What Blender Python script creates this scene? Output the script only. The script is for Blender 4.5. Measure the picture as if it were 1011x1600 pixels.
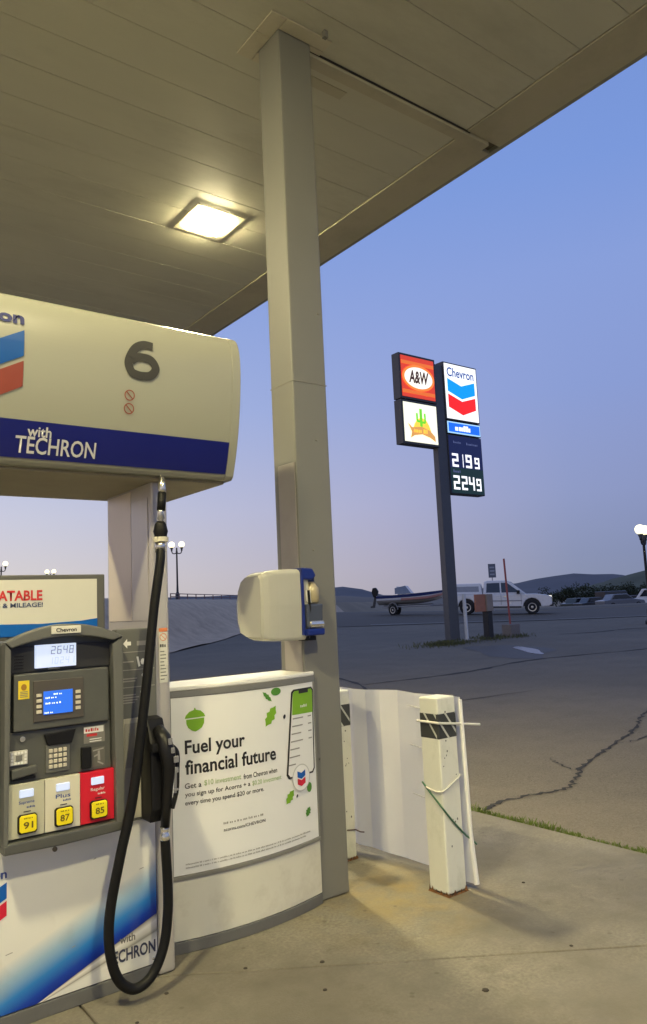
import bpy, bmesh, math, random
from mathutils import Vector, Matrix
random.seed(7)
for o in list(bpy.data.objects): bpy.data.objects.remove(o)
SC = bpy.context.scene
COL = SC.collection
# ------------------------------------------------------------------ camera
YAW, PITCH, ROLL, EYE = 0.652, 0.126, -0.0455, 1.7
fw = Vector((math.sin(YAW)*math.cos(PITCH), math.cos(YAW)*math.cos(PITCH), math.sin(PITCH)))
rt0 = Vector((math.cos(YAW), -math.sin(YAW), 0))
up0 = rt0.cross(fw)
rt = rt0*math.cos(ROLL) + up0*math.sin(ROLL)
up = up0*math.cos(ROLL) - rt0*math.sin(ROLL)
cd = bpy.data.cameras.new('camera'); cam = bpy.data.objects.new('camera', cd); COL.objects.link(cam)
m = Matrix((rt, up, -fw)).transposed().to_4x4(); m.translation = Vector((0, 0, EYE)); cam.matrix_world = m
cd.sensor_fit = 'VERTICAL'; cd.sensor_height = 24; cd.lens = 24*1166/1600
cd.clip_start = 0.05; cd.clip_end = 6000
SC.camera = cam
# ------------------------------------------------------------------ dusk sky
W = bpy.data.worlds.new('World'); SC.world = W; W.use_nodes = True
nt = W.node_tree; nt.nodes.clear()
out = nt.nodes.new('ShaderNodeOutputWorld'); bg = nt.nodes.new('ShaderNodeBackground')
sky = nt.nodes.new('ShaderNodeTexSky'); sky.sky_type = 'NISHITA'; sky.sun_disc = False
SUN_AZ = YAW - math.radians(95)          # afterglow lies to the left of the view
sky.sun_elevation = math.radians(1.0); sky.sun_rotation = SUN_AZ
tc = nt.nodes.new('ShaderNodeTexCoord'); sp = nt.nodes.new('ShaderNodeSeparateXYZ')
nt.links.new(tc.outputs['Generated'], sp.inputs[0])
rmp = nt.nodes.new('ShaderNodeValToRGB'); cr = rmp.color_ramp
SKYR = [(0.0, (.47, .42, .47)), (.045, (.48, .435, .54)), (.13, (.44, .44, .64)), (.26, (.33, .40, .71)), (.5, (.21, .33, .72)), (.64, (.185, .30, .68)), (.9, (.22, .26, .42))]
cr.elements[0].position = SKYR[0][0]; cr.elements[0].color = (*SKYR[0][1], 1)
cr.elements[1].position = SKYR[-1][0]; cr.elements[1].color = (*SKYR[-1][1], 1)
for p_, c_ in SKYR[1:-1]:
    e = cr.elements.new(p_); e.color = (*c_, 1)
nt.links.new(sp.outputs['Z'], rmp.inputs[0])
# warmer and lighter towards the afterglow, cooler away from it, only low in the sky
dt = nt.nodes.new('ShaderNodeVectorMath'); dt.operation = 'DOT_PRODUCT'
dt.inputs[1].default_value = (math.sin(SUN_AZ), math.cos(SUN_AZ), 0)
nt.links.new(tc.outputs['Generated'], dt.inputs[0])
mr = nt.nodes.new('ShaderNodeMapRange'); mr.inputs[1].default_value = -.6; mr.inputs[2].default_value = .75
nt.links.new(dt.outputs['Value'], mr.inputs[0])
az = nt.nodes.new('ShaderNodeValToRGB'); ae = az.color_ramp.elements
AZ = [(0, (.40, .55, .78)), (.15, (.52, .67, .84)), (.32, (.89, .935, .955)), (.65, (1.36, 1.40, 1.15)), (1, (1.75, 1.65, 1.30))]
ae[0].color = (*AZ[0][1], 1); ae[1].color = (*AZ[-1][1], 1)
for p_, c_ in AZ[1:-1]: e = ae.new(p_); e.color = (*c_, 1)
nt.links.new(mr.outputs[0], az.inputs[0])
mu = nt.nodes.new('ShaderNodeMix'); mu.data_type = 'RGBA'; mu.blend_type = 'MULTIPLY'
lo = nt.nodes.new('ShaderNodeMapRange'); lo.inputs[1].default_value = .05; lo.inputs[2].default_value = .4
lo.inputs[3].default_value = 1; lo.inputs[4].default_value = .12
nt.links.new(sp.outputs['Z'], lo.inputs[0]); nt.links.new(lo.outputs[0], mu.inputs[0])
nt.links.new(rmp.outputs[0], mu.inputs[6]); nt.links.new(az.outputs[0], mu.inputs[7])
sk = nt.nodes.new('ShaderNodeMix'); sk.data_type = 'RGBA'; sk.blend_type = 'ADD'; sk.inputs[0].default_value = .006
nt.links.new(mu.outputs[2], sk.inputs[6]); nt.links.new(sky.outputs[0], sk.inputs[7])
nt.links.new(sk.outputs[2], bg.inputs[0]); bg.inputs[1].default_value = 1.0
nt.links.new(bg.outputs[0], out.inputs[0])
sd = bpy.data.lights.new('afterglow_sun', 'SUN'); sd.energy = .12; sd.angle = math.radians(30); sd.color = (1, .72, .6)
so = bpy.data.objects.new('afterglow_sun', sd); COL.objects.link(so)
sdir = Vector((math.sin(SUN_AZ), math.cos(SUN_AZ), math.tan(math.radians(6))))
so.rotation_euler = sdir.to_track_quat('Z', 'Y').to_euler()
SC.view_settings.view_transform = 'Standard'; SC.view_settings.look = 'None'
SC.view_settings.exposure = 0.0; SC.view_settings.gamma = 1.0; SC.view_settings.use_curve_mapping = False
SC.render.engine = 'CYCLES'
LAMP = 830.0                      # radiance of the canopy lenses
LAMPC = (1.0, .87, .49)

# ------------------------------------------------------------------ materials
MATS = {}
def mk(name, col, rough=.6, metal=0, var=.12, scale=6, bump=0, bscale=80, dirt=0, dirtcol=(.12, .10, .07), spec=.5, coat=0, stretch=(1, 1, 1), dscale=2.5, rv=.03):
    if name in MATS: return MATS[name]
    M = bpy.data.materials.new(name); M.use_nodes = True; MATS[name] = M
    t = M.node_tree; b = t.nodes['Principled BSDF']
    b.inputs['Roughness'].default_value = rough; b.inputs['Metallic'].default_value = metal
    b.inputs['Specular IOR Level'].default_value = spec; b.inputs['Coat Weight'].default_value = coat
    c = t.nodes.new('ShaderNodeTexCoord'); mp = t.nodes.new('ShaderNodeMapping'); mp.inputs['Scale'].default_value = stretch
    t.links.new(c.outputs['Object'], mp.inputs[0])
    n = t.nodes.new('ShaderNodeTexNoise'); n.inputs['Scale'].default_value = scale; n.inputs['Detail'].default_value = 6
    n.inputs['Roughness'].default_value = .62
    t.links.new(mp.outputs[0], n.inputs[0])
    mx = t.nodes.new('ShaderNodeMix'); mx.data_type = 'RGBA'
    mx.inputs[6].default_value = (*[max(0, k*(1-var*1.6)) for k in col], 1); mx.inputs[7].default_value = (*[min(1, k*(1+var*1.6)) for k in col], 1)
    t.links.new(n.outputs['Fac'], mx.inputs[0]); last = mx.outputs[2]
    if dirt:
        n2 = t.nodes.new('ShaderNodeTexNoise'); n2.inputs['Scale'].default_value = dscale; n2.inputs['Detail'].default_value = 9; n2.inputs['Roughness'].default_value = .72
        t.links.new(mp.outputs[0], n2.inputs[0])
        r = t.nodes.new('ShaderNodeMapRange'); r.inputs[1].default_value = .5; r.inputs[2].default_value = .78; r.inputs[4].default_value = dirt
        t.links.new(n2.outputs['Fac'], r.inputs[0])
        m2 = t.nodes.new('ShaderNodeMix'); m2.data_type = 'RGBA'; m2.inputs[7].default_value = (*dirtcol, 1)
        t.links.new(r.outputs[0], m2.inputs[0]); t.links.new(last, m2.inputs[6]); last = m2.outputs[2]
    t.links.new(last, b.inputs['Base Color'])
    rr = t.nodes.new('ShaderNodeMapRange'); rr.inputs[3].default_value = max(.03, rough-rv); rr.inputs[4].default_value = min(1, rough+rv)
    t.links.new(n.outputs['Fac'], rr.inputs[0]); t.links.new(rr.outputs[0], b.inputs['Roughness'])
    if bump:
        n3 = t.nodes.new('ShaderNodeTexNoise'); n3.inputs['Scale'].default_value = bscale; n3.inputs['Detail'].default_value = 5
        t.links.new(mp.outputs[0], n3.inputs[0])
        bp = t.nodes.new('ShaderNodeBump'); bp.inputs['Strength'].default_value = bump; bp.inputs['Distance'].default_value = .01
        t.links.new(n3.outputs['Fac'], bp.inputs['Height']); t.links.new(bp.outputs[0], b.inputs['Normal'])
    return M
def em(name, col, s=1.0, base=None, tex=0):
    if name in MATS: return MATS[name]
    M = bpy.data.materials.new(name); M.use_nodes = True; MATS[name] = M
    b = M.node_tree.nodes['Principled BSDF']; b.inputs['Base Color'].default_value = (*(base or col), 1)
    b.inputs['Emission Color'].default_value = (*col, 1); b.inputs['Emission Strength'].default_value = s; b.inputs['Roughness'].default_value = .35
    return M

cream = mk('cream_enamel', (.31, .31, .255), .27, var=.02, scale=1.5, rv=0)
white = mk('white_enamel', (.80, .79, .75), .35, var=.04, scale=2, dirt=.14, dirtcol=(.3, .27, .2))
printwhite = mk('printed_white', (.82, .82, .80), .4, var=.02, scale=2)
blue = mk('royal_blue', (.003, .007, .14), .4, var=.06)
silver = mk('brushed_silver', (.56, .53, .49), .38, metal=.4, var=.07, scale=3, stretch=(1, 1, .08), dirt=.12, dirtcol=(.3, .27, .22))
grey = mk('column_grey', (.19, .188, .17), .42, var=.06, scale=1.6, dirt=.16, dirtcol=(.2, .18, .14), bump=.03, bscale=30)
headgrey = mk('housing_grey', (.082, .084, .078), .45, dirt=.25, dirtcol=(.16, .15, .12), dscale=7, var=.12, scale=5, bump=.05, bscale=300)
headlight_grey = mk('housing_midgrey', (.125, .127, .117), .45, var=.08, scale=5, bump=.05, bscale=300)
dark = mk('dark_recess', (.022, .022, .024), .5)
black = mk('black_rubber', (.006, .006, .006), .55, spec=.25, var=.3, bump=.06, bscale=200)
blackgloss = mk('black_plastic', (.008, .008, .009), .4, spec=.3)
kick = mk('kick_grey', (.14, .14, .135), .5, var=.12, dirt=.3, dirtcol=(.06, .05, .04))
beige = mk('beige_panel', (.42, .40, .33), .45, var=.05)
bezel = mk('bezel_brown', (.075, .066, .058), .5)
yellow = mk('yellow_button', (.90, .74, .012), .35, var=.04)
red = mk('red_panel', (.62, .012, .03), .35, var=.05)
gradecream = mk('grade_cream', (.66, .63, .50), .4, var=.04)
gradegreen = mk('grade_sage', (.50, .49, .37), .4, var=.04)
ink = mk('ink_black', (.02, .02, .022), .5, var=.05)
inkgrey = mk('ink_grey', (.16, .16, .15), .5, var=.05)
inkblue = mk('ink_blue', (.03, .07, .30), .5, var=.05)
inkred = mk('ink_red', (.55, .03, .03), .5, var=.05)
inkwhite = mk('ink_white', (.75, .75, .72), .5, var=.03)
inkline = mk('ink_pale_line', (.30, .29, .27), .5, var=.05)
inkorange = mk('ink_orange', (.70, .22, .08), .5, var=.05)
green = mk('print_green', (.20, .42, .02), .45, var=.08)
dgreen = mk('print_dark_green', (.08, .25, .03), .45, var=.15)
logoblue = mk('logo_blue', (.0, .07, .30), .35, var=.1, scale=3)
logored = mk('logo_red', (.24, .050, .03), .35, var=.12, scale=3)
chrome = mk('chrome', (.75, .73, .66), .22, metal=.9, var=.05)

# ------------------------------------------------------------------ mesh helpers
def root_of(o):
    while o.parent: o = o.parent
    return o
def tag(o, label=None, cat=None, group=None, kind=None):
    if label: o['label'] = label
    if cat: o['category'] = cat
    if group: o['group'] = group
    if kind: o['kind'] = kind
    return o
def thing(name, label, cat, loc=(0, 0, 0), rz=0, group=None):
    o = bpy.data.objects.new(name, None); COL.objects.link(o); o.location = loc; o.rotation_euler = (0, 0, rz)
    o.empty_display_size = .1
    return tag(o, label, cat, group)
def obj(name, bm, mat, parent=None, smooth=False, bevel=0, seg=2, kind=None, local=False):
    if bevel:
        bmesh.ops.remove_doubles(bm, verts=bm.verts[:], dist=1e-5)
        es = [e for e in bm.edges if len(e.link_faces) == 2 and e.calc_face_angle(0) > .5]
        bmesh.ops.bevel(bm, geom=es, offset=bevel, segments=seg, affect='EDGES', profile=.6, clamp_overlap=True)
    bmesh.ops.recalc_face_normals(bm, faces=bm.faces[:])
    me = bpy.data.meshes.new(name); 
    if parent and not local:
        L = Vector(root_of(parent).location)
        for v in bm.verts: v.co -= L
    bm.to_mesh(me); bm.free()
    me.materials.append(mat)
    if smooth:
        for p in me.polygons: p.use_smooth = True
    o = bpy.data.objects.new(name, me); COL.objects.link(o)
    if parent: o.parent = parent
    if kind: o['kind'] = kind
    return o
def BM(): return bmesh.new()
def box(bm, x0, x1, y0, y1, z0, z1):
    v = [bm.verts.new((x, y, z)) for x in (x0, x1) for y in (y0, y1) for z in (z0, z1)]
    for f in ((0, 1, 3, 2), (4, 6, 7, 5), (0, 4, 5, 1), (2, 3, 7, 6), (0, 2, 6, 4), (1, 5, 7, 3)): bm.faces.new([v[i] for i in f])
    return bm
def bx(*a): return box(BM(), *a)
def prism(bm, pts, a, b, f):
    """pts 2d outline; f(p,q,t) -> 3d point"""
    A = [bm.verts.new(f(p, q, a)) for p, q in pts]; B = [bm.verts.new(f(p, q, b)) for p, q in pts]
    n = len(pts)
    bm.faces.new(A); bm.faces.new(B[::-1])
    for i in range(n): bm.faces.new((A[i], B[i], B[(i+1) % n], A[(i+1) % n]))
    return bm
XZ = lambda p, q, t: (p, t, q)
XY = lambda p, q, t: (p, q, t)
YZ = lambda p, q, t: (t, p, q)
def tube(bm, pts, r, n=10, caps=True):
    pts = [Vector(p) for p in pts]; rings = []; prev = None
    for i, p in enumerate(pts):
        d = (pts[min(i+1, len(pts)-1)]-pts[max(i-1, 0)]).normalized()
        a = prev if prev is not None else (Vector((0, 0, 1)) if abs(d.z) < .9 else Vector((1, 0, 0)))
        a = (a - d*a.dot(d)).normalized(); prev = a; b = d.cross(a)
        rr = r[i] if isinstance(r, (list, tuple)) else r
        rings.append([bm.verts.new(p+(a*math.cos(2*math.pi*k/n)+b*math.sin(2*math.pi*k/n))*rr) for k in range(n)])
    for i in range(len(rings)-1):
        for k in range(n): bm.faces.new((rings[i][k], rings[i][(k+1) % n], rings[i+1][(k+1) % n], rings[i+1][k]))
    if caps: bm.faces.new(rings[0][::-1]); bm.faces.new(rings[-1])
    return bm
def lathe(bm, prof, c=(0, 0, 0), n=16, axis='Z'):
    rings = []
    for r, z in prof:
        ring = []
        for k in range(n):
            a = 2*math.pi*k/n; x, y = r*math.cos(a), r*math.sin(a)
            q = (x, y, z) if axis == 'Z' else ((x, z, y) if axis == 'Y' else (z, x, y))
            ring.append(bm.verts.new((c[0]+q[0], c[1]+q[1], c[2]+q[2])))
        rings.append(ring)
    for i in range(len(rings)-1):
        for k in range(n): bm.faces.new((rings[i][k], rings[i][(k+1) % n], rings[i+1][(k+1) % n], rings[i+1][k]))
    bm.faces.new(rings[0][::-1]); bm.faces.new(rings[-1])
    return bm
def catmull(P, k=8):
    P = [Vector(p) for p in P]; out = []
    for i in range(len(P)-1):
        a, b, c, d = P[max(i-1, 0)], P[i], P[i+1], P[min(i+2, len(P)-1)]
        for j in range(k):
            t = j/k
            out.append(.5*((2*b)+(c-a)*t+(2*a-5*b+4*c-d)*t*t+(3*b-a-3*c+d)*t**3))
    out.append(P[-1]); return out
def decal(name, pts, mp, mat, parent, step=.06, kind=None):
    """flat printed outline (u,v) mapped on a surface by mp(u,v); sliced so that it follows the curve"""
    bm = BM(); bm.faces.new([bm.verts.new((p, 0, q)) for p, q in pts])
    us = [p for p, q in pts]; vs = [q for p, q in pts]
    for lo_, hi_, ax in ((min(us), max(us), (1, 0, 0)), (min(vs), max(vs), (0, 0, 1))):
        k = int((hi_-lo_)/step)
        for i in range(1, k+1):
            t = lo_+(hi_-lo_)*i/(k+1)
            bmesh.ops.bisect_plane(bm, geom=bm.verts[:]+bm.edges[:]+bm.faces[:], plane_co=(t*ax[0], 0, t*ax[2]), plane_no=ax)
    for v in bm.verts: v.co = Vector(mp(v.co.x, v.co.z))
    return obj(name, bm, mat, parent, kind=kind)
def rect(a, b, c, d): return [(a, c), (b, c), (b, d), (a, d)]
def ell(cx, cz, rx, rz, n=24, rot=0):
    o = []
    for k in range(n):
        t = 2*math.pi*k/n; x, z = rx*math.cos(t), rz*math.sin(t)
        o.append((cx+x*math.cos(rot)-z*math.sin(rot), cz+x*math.sin(rot)+z*math.cos(rot)))
    return o
def text(name, s, x0, x1, z0, z1, mp, mat, parent, bold=0.0, shear=0.0):
    cu = bpy.data.curves.new(name, 'FONT'); cu.body = s; cu.offset = bold; cu.shear = shear; cu.resolution_u = 3
    to = bpy.data.objects.new(name, cu); COL.objects.link(to)
    bpy.context.view_layer.update()
    me = bpy.data.meshes.new_from_object(to.evaluated_get(bpy.context.evaluated_depsgraph_get()))
    bpy.data.objects.remove(to); bpy.data.curves.remove(cu)
    bm = BM(); bm.from_mesh(me); bpy.data.meshes.remove(me)
    xs = [v.co.x for v in bm.verts]; ys = [v.co.y for v in bm.verts]
    a, b, c, d = min(xs), max(xs), min(ys), max(ys)
    for v in bm.verts: v.co = Vector(mp(x0+(v.co.x-a)/(b-a)*(x1-x0), z0+(v.co.y-c)/(d-c)*(z1-z0)))
    return obj(name, bm, mat, parent)
def marks(name, x0, x1, z0, z1, mp, mat, parent, seed=0, slim=.75, gap=1.0):
    rnd = random.Random(seed+len(name)); bm = BM(); x = x0; h = z1-z0
    while x < x1:
        w = h*rnd.uniform(.45, .95)*slim; hh = h*rnd.choice((.65, .7, 1, .85))
        if x+w > x1: break
        bm.faces.new([bm.verts.new(mp(a, b)) for a, b in ((x, z0), (x+w, z0), (x+w, z0+hh), (x, z0+hh))])
        x += w+h*gap*rnd.choice((.22, .25, .25, .3, .8))
    return obj(name, bm, mat, parent)
SEG = {'0': 'abcdef', '1': 'bc', '2': 'abged', '3': 'abgcd', '4': 'fgbc', '5': 'afgcd', '6': 'afgedc', '7': 'abc', '8': 'abcdefg', '9': 'abcdfg'}
def seg_digit(name, ch, x0, x1, z0, z1, mp, mat, parent, t=.2, slant=0):
    w, h = x1-x0, z1-z0; tt = w*t; g = tt*.12; zm = (z0+z1)/2; bm = BM()
    R = dict(a=(x0, x1, z1-tt, z1), d=(x0, x1, z0, z0+tt), g=(x0, x1, zm-tt/2, zm+tt/2), f=(x0, x0+tt, zm+g, z1-g), e=(x0, x0+tt, z0+g, zm-g), b=(x1-tt, x1, zm+g, z1-g), c=(x1-tt, x1, z0+g, zm-g))
    for k, sgm in enumerate(SEG[ch]):
        a, b, c, d = R[sgm]; o = .0004*k
        vs = []
        for u, v in rect(a, b, c, d):
            p = Vector(mp(u+slant*(v-z0), v)); p.y -= o; vs.append(bm.verts.new(p))
        bm.faces.new(vs)
    return obj(name, bm, mat, parent)

# ------------------------------------------------------------------ terrain (s = along the view, u = to the right)
FX, FY = math.sin(YAW), math.cos(YAW); RX, RY = math.cos(YAW), -math.sin(YAW)
def su(s, u): return (s*FX+u*RX, s*FY+u*RY)
def us(x, y): return (x*FX+y*FY, x*RX+y*RY)
def sst(x, a, b):
    t = min(1, max(0, (x-a)/(b-a))); return t*t*(3-2*t)
def bank(s, u):
    L = (-3.6+(s-38)/6.1)-u
    if s < 8: L = -1
    return L
def hz(s, u):
    z = max(0, min(.02*(s-7), .94))
    if s > 54: z = .94+(.05-.94)*sst(s, 54, 85)
    z += sst(s, 30, 42)*(1-sst(s, 56, 80))*.03*min(12, max(0, 12-u))
    if s > 110: z += min(4.0, (s-110)*.02)*(1-sst(u/s, .02, .2))
    L = bank(s, u)
    if L > 0: z += (2.35-min(z, 2.2))*sst(L, .2, 3.4)*sst(s, 16, 24)
    return z
def sheet(name, S, ufun, nu, dz, mat, kind='structure', noise=0):
    bm = BM(); rows = []
    for s in S:
        a, b = ufun(s); row = []
        for i in range(nu+1):
            u = a+(b-a)*i/nu; x, y = su(s, u)
            row.append(bm.verts.new((x, y, hz(s, u)+dz-(1.2*sst(bank(s, u), -3, 0)*(1-sst(s, 66, 78)) if name == 'ground' else 0)+random.uniform(-noise, noise))))
        rows.append(row)
    for i in range(len(rows)-1):
        for k in range(nu): bm.faces.new((rows[i][k], rows[i][k+1], rows[i+1][k+1], rows[i+1][k]))
    return obj(name, bm, mat, None, smooth=True, kind=kind)

def asphalt_mat():
    M = bpy.data.materials.new('asphalt'); M.use_nodes = True; t = M.node_tree; b = t.nodes['Principled BSDF']; b.inputs['Roughness'].default_value = .85; b.inputs['Specular IOR Level'].default_value = .3
    c = t.nodes.new('ShaderNodeTexCoord'); src = c.outputs['Object']
    def noise(sc, det=8, ro=.65, st=None):
        n = t.nodes.new('ShaderNodeTexNoise'); n.inputs['Scale'].default_value = sc; n.inputs['Detail'].default_value = det; n.inputs['Roughness'].default_value = ro
        if st:
            mp = t.nodes.new('ShaderNodeMapping'); mp.inputs['Scale'].default_value = st; mp.inputs['Rotation'].default_value = (0, 0, .5); t.links.new(src, mp.inputs[0]); t.links.new(mp.outputs[0], n.inputs[0])
        else: t.links.new(src, n.inputs[0])
        return n.outputs['Fac']
    def rng(i, a, b_, c_=0, d=1):
        r_ = t.nodes.new('ShaderNodeMapRange'); r_.inputs[1].default_value = a; r_.inputs[2].default_value = b_; r_.inputs[3].default_value = c_; r_.inputs[4].default_value = d
        t.links.new(i, r_.inputs[0]); return r_.outputs[0]
    def mixc(f, a, b_):
        m_ = t.nodes.new('ShaderNodeMix'); m_.data_type = 'RGBA'; t.links.new(f, m_.inputs[0])
        for k, v in ((6, a), (7, b_)):
            if isinstance(v, tuple): m_.inputs[k].default_value = (*v, 1)
            else: t.links.new(v, m_.inputs[k])
        return m_.outputs[2]
    col = mixc(rng(noise(.22, 7), .35, .65), (.125, .108, .082), (.185, .158, .118))
    col = mixc(rng(noise(1.7, 9, .75), .45, .7, 0, .6), col, (.095, .083, .064))
    col = mixc(rng(noise(.5, 6, .6, (.25, 2.2, 1)), .55, .7, 0, .35), col, (.085, .076, .062))
    col = mixc(rng(noise(48, 5, .8), .40, .66, 0, .75), col, (.235, .205, .16))
    col = mixc(rng(noise(75, 3, .7), .56, .70, 0, .8), col, (.05, .044, .035))
    vo = t.nodes.new('ShaderNodeTexVoronoi'); vo.inputs['Scale'].default_value = 26; t.links.new(src, vo.inputs[0])
    col = mixc(rng(vo.outputs['Distance'], .05, .14, .55, 0), col, (.30, .265, .21))
    t.links.new(col, b.inputs['Base Color'])
    bp = t.nodes.new('ShaderNodeBump'); bp.inputs['Strength'].default_value = .8; bp.inputs['Distance'].default_value = .008
    t.links.new(noise(60, 6, .75), bp.inputs['Height']); t.links.new(bp.outputs[0], b.inputs['Normal'])
    return M
def concrete_mat():
    M = bpy.data.materials.new('concrete'); M.use_nodes = True; t = M.node_tree; b = t.nodes['Principled BSDF']; b.inputs['Roughness'].default_value = .8
    c = t.nodes.new('ShaderNodeTexCoord'); src = c.outputs['Object']
    def noise(sc, det=8, ro=.65):
        n = t.nodes.new('ShaderNodeTexNoise'); n.inputs['Scale'].default_value = sc; n.inputs['Detail'].default_value = det; n.inputs['Roughness'].default_value = ro
        t.links.new(src, n.inputs[0]); return n.outputs['Fac']
    def rng(i, a, b_, c_=0, d=1):
        r = t.nodes.new('ShaderNodeMapRange'); r.inputs[1].default_value = a; r.inputs[2].default_value = b_; r.inputs[3].default_value = c_; r.inputs[4].default_value = d
        t.links.new(i, r.inputs[0]); return r.outputs[0]
    def mixc(f, a, b_, mode='MIX'):
        m_ = t.nodes.new('ShaderNodeMix'); m_.data_type = 'RGBA'; m_.blend_type = mode
        if isinstance(f, float): m_.inputs[0].default_value = f
        else: t.links.new(f, m_.inputs[0])
        for k, v in ((6, a), (7, b_)):
            if isinstance(v, tuple): m_.inputs[k].default_value = (*v, 1)
            else: t.links.new(v, m_.inputs[k])
        return m_.outputs[2]
    col = mixc(rng(noise(1.3), .38, .62), (.155, .138, .105), (.285, .258, .20))
    col = mixc(rng(noise(55, 4), .35, .75), col, (.165, .148, .116))
    col = mixc(rng(noise(.9, 10, .7), .46, .62, 0, .6), col, (.12, .105, .078))
    col = mixc(rng(noise(2.6, 10, .75), .52, .66, 0, .7), col, (.125, .108, .08))
    # rusty yellow wash around the post feet
    vd = t.nodes.new('ShaderNodeVectorMath'); vd.operation = 'DISTANCE'; vd.inputs[1].default_value = (3.05, 3.45, 0)
    t.links.new(src, vd.inputs[0])
    mm = t.nodes.new('ShaderNodeMath'); mm.operation = 'MULTIPLY'
    t.links.new(rng(vd.outputs['Value'], .1, .75, 1, 0), mm.inputs[0]); t.links.new(rng(noise(4, 8), .38, .62, 0, .6), mm.inputs[1])
    col = mixc(mm.outputs[0], col, (.31, .22, .07))
    vo = t.nodes.new('ShaderNodeTexVoronoi'); vo.inputs['Scale'].default_value = 7; t.links.new(src, vo.inputs[0])
    col = mixc(rng(vo.outputs['Distance'], .05, .11, .55, 0), col, (.10, .085, .06))
    t.links.new(col, b.inputs['Base Color'])
    bp = t.nodes.new('ShaderNodeBump'); bp.inputs['Strength'].default_value = .35; bp.inputs['Distance'].default_value = .006
    t.links.new(noise(90, 6), bp.inputs['Height']); t.links.new(bp.outputs[0], b.inputs['Normal'])
    t.links.new(rng(noise(3), .3, .7, .62, .9), b.inputs['Roughness'])
    return M
asph = asphalt_mat(); conc = concrete_mat()
earth = mk('dry_earth', (.22, .175, .115), .95, var=.3, scale=.15, bump=.4, bscale=2, dirt=.5, dirtcol=(.10, .10, .05), dscale=.05)
bankm = mk('bank_gravel', (.50, .39, .27), .95, var=.25, scale=2.0, bump=.5, bscale=12, dirt=.5, dirtcol=(.15, .12, .09), dscale=.4)
roadm = mk('road_asphalt', (.095, .078, .055), .8, var=.2, scale=40, bump=.3, bscale=90, dirt=.3, dirtcol=(.05, .05, .05), dscale=.3)
paint = mk('road_paint', (.42, .40, .36), .7, var=.25, scale=6, dirt=.5, dirtcol=(.08, .08, .08), dscale=3)

S_far = [4, 10, 16, 20, 24, 28, 32, 36, 40, 44, 48, 52, 56, 60, 66, 74, 85, 100, 120, 150, 190, 240, 310, 400, 600, 1000, 1800, 3200]
sheet('ground', S_far, lambda s: (-60-s*1.1, 60+s*1.1), 90, -.14, earth)
S_lot = [-14, -8, -2, 4, 7, 9, 12] + [12+i*1.0 for i in range(1, 46)]
sheet('asphalt_lot', S_lot, lambda s: ((-40 if s < 16 else -3.55+(s-38)/6.1), 60), 60, -.014, asph)
sheet('gravel_bank', [16+i*1.0 for i in range(0, 65)], lambda s: (-70, -3.4+(s-38)/6.1), 90, .03, bankm, noise=.02)
sheet('road', [35.5, 37, 39, 41, 43, 45, 47, 49, 51.5], lambda s: (-2+(s-40)*.1, 120), 60, .004, roadm)
ro = sheet('road_edge_line', [35.9, 36.05], lambda s: (2, 110), 50, .012, paint)
ro = sheet('road_centre_line', [48.0, 48.14], lambda s: (2, 110), 50, .012, mk('yellow_paint', (.42, .27, .04), .7, dirt=.4))
# concrete pad: slabs with open joints
PX0, PX1, PY0, PY1 = -9.0, 4.72, -7.0, 13.5
pad = bpy.data.objects.new('concrete_pad', None); COL.objects.link(pad); pad['kind'] = 'structure'
def clip(poly, a, b, c):                     # keep a*x+b*y<=c
    o = []
    for i, p in enumerate(poly):
        q = poly[(i+1) % len(poly)]; dp = a*p[0]+b*p[1]-c; dq = a*q[0]+b*q[1]-c
        if dp <= 0: o.append(p)
        if dp*dq < 0: t = dp/(dp-dq); o.append((p[0]+(q[0]-p[0])*t, p[1]+(q[1]-p[1])*t))
    return o
dn = Vector((1.092, 1.549)).normalized(); dc = dn.x*1.968+dn.y*3.271; G = .005
xs = [PX0, -5.6, -2.2, 1.217, PX1]; ys = [PY0, -2.6, 8.2, PY1]
for i in range(4):
    for j in range(3):
        poly = [(xs[i]+G, ys[j]+G), (xs[i+1]-G, ys[j]+G), (xs[i+1]-G, ys[j+1]-G), (xs[i]+G, ys[j+1]-G)]
        if i == 3: poly[1] = (PX1, poly[1][1]); poly[2] = (PX1, poly[2][1])
        parts = [poly]
        if i == 3 and j == 1: parts = [clip(poly, dn.x, dn.y, dc-G), clip(poly, -dn.x, -dn.y, -dc-G)]
        for pl in parts:
            obj('slab', prism(BM(), pl, -.12, 0, XY), conc, pad, bevel=.004, seg=1)
# sealed cracks in the asphalt
cracks = bpy.data.objects.new('asphalt_cracks', None); COL.objects.link(cracks); cracks['kind'] = 'structure'
crackm = mk('crack_tar', (.030, .028, .025), .9, var=.3, scale=30, bump=.4)
def crack(P, w):
    Q = catmull([(x, y, 0) for x, y in P], 9); bm = BM(); L = []; 
    for i, p in enumerate(Q):
        d = (Q[min(i+1, len(Q)-1)]-Q[max(i-1, 0)]).normalized(); n = Vector((-d.y, d.x, 0))
        p = p+n*random.uniform(-.03, .03); ww = w*random.uniform(.3, 1.8)*min(1, .25+min(i, len(Q)-1-i)*.12)
        s, u = us(p.x, p.y); z = hz(s, u)-.009
        L.append((bm.verts.new((p.x+n.x*ww, p.y+n.y*ww, z)), bm.verts.new((p.x-n.x*ww, p.y-n.y*ww, z))))
    for i in range(len(L)-1): bm.faces.new((L[i][0], L[i][1], L[i+1][1], L[i+1][0]))
    obj('crack', bm, crackm, cracks)
crack([(4.75, 4.30), (5.05, 4.40), (5.47, 4.36), (5.8, 4.27), (6.1, 4.36), (6.46, 4.55), (7.0, 4.75), (7.78, 5.0), (8.5, 5.2), (9.3, 5.56), (9.93, 5.82), (11.2, 6.2), (13.5, 6.5)], .017)
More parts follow.
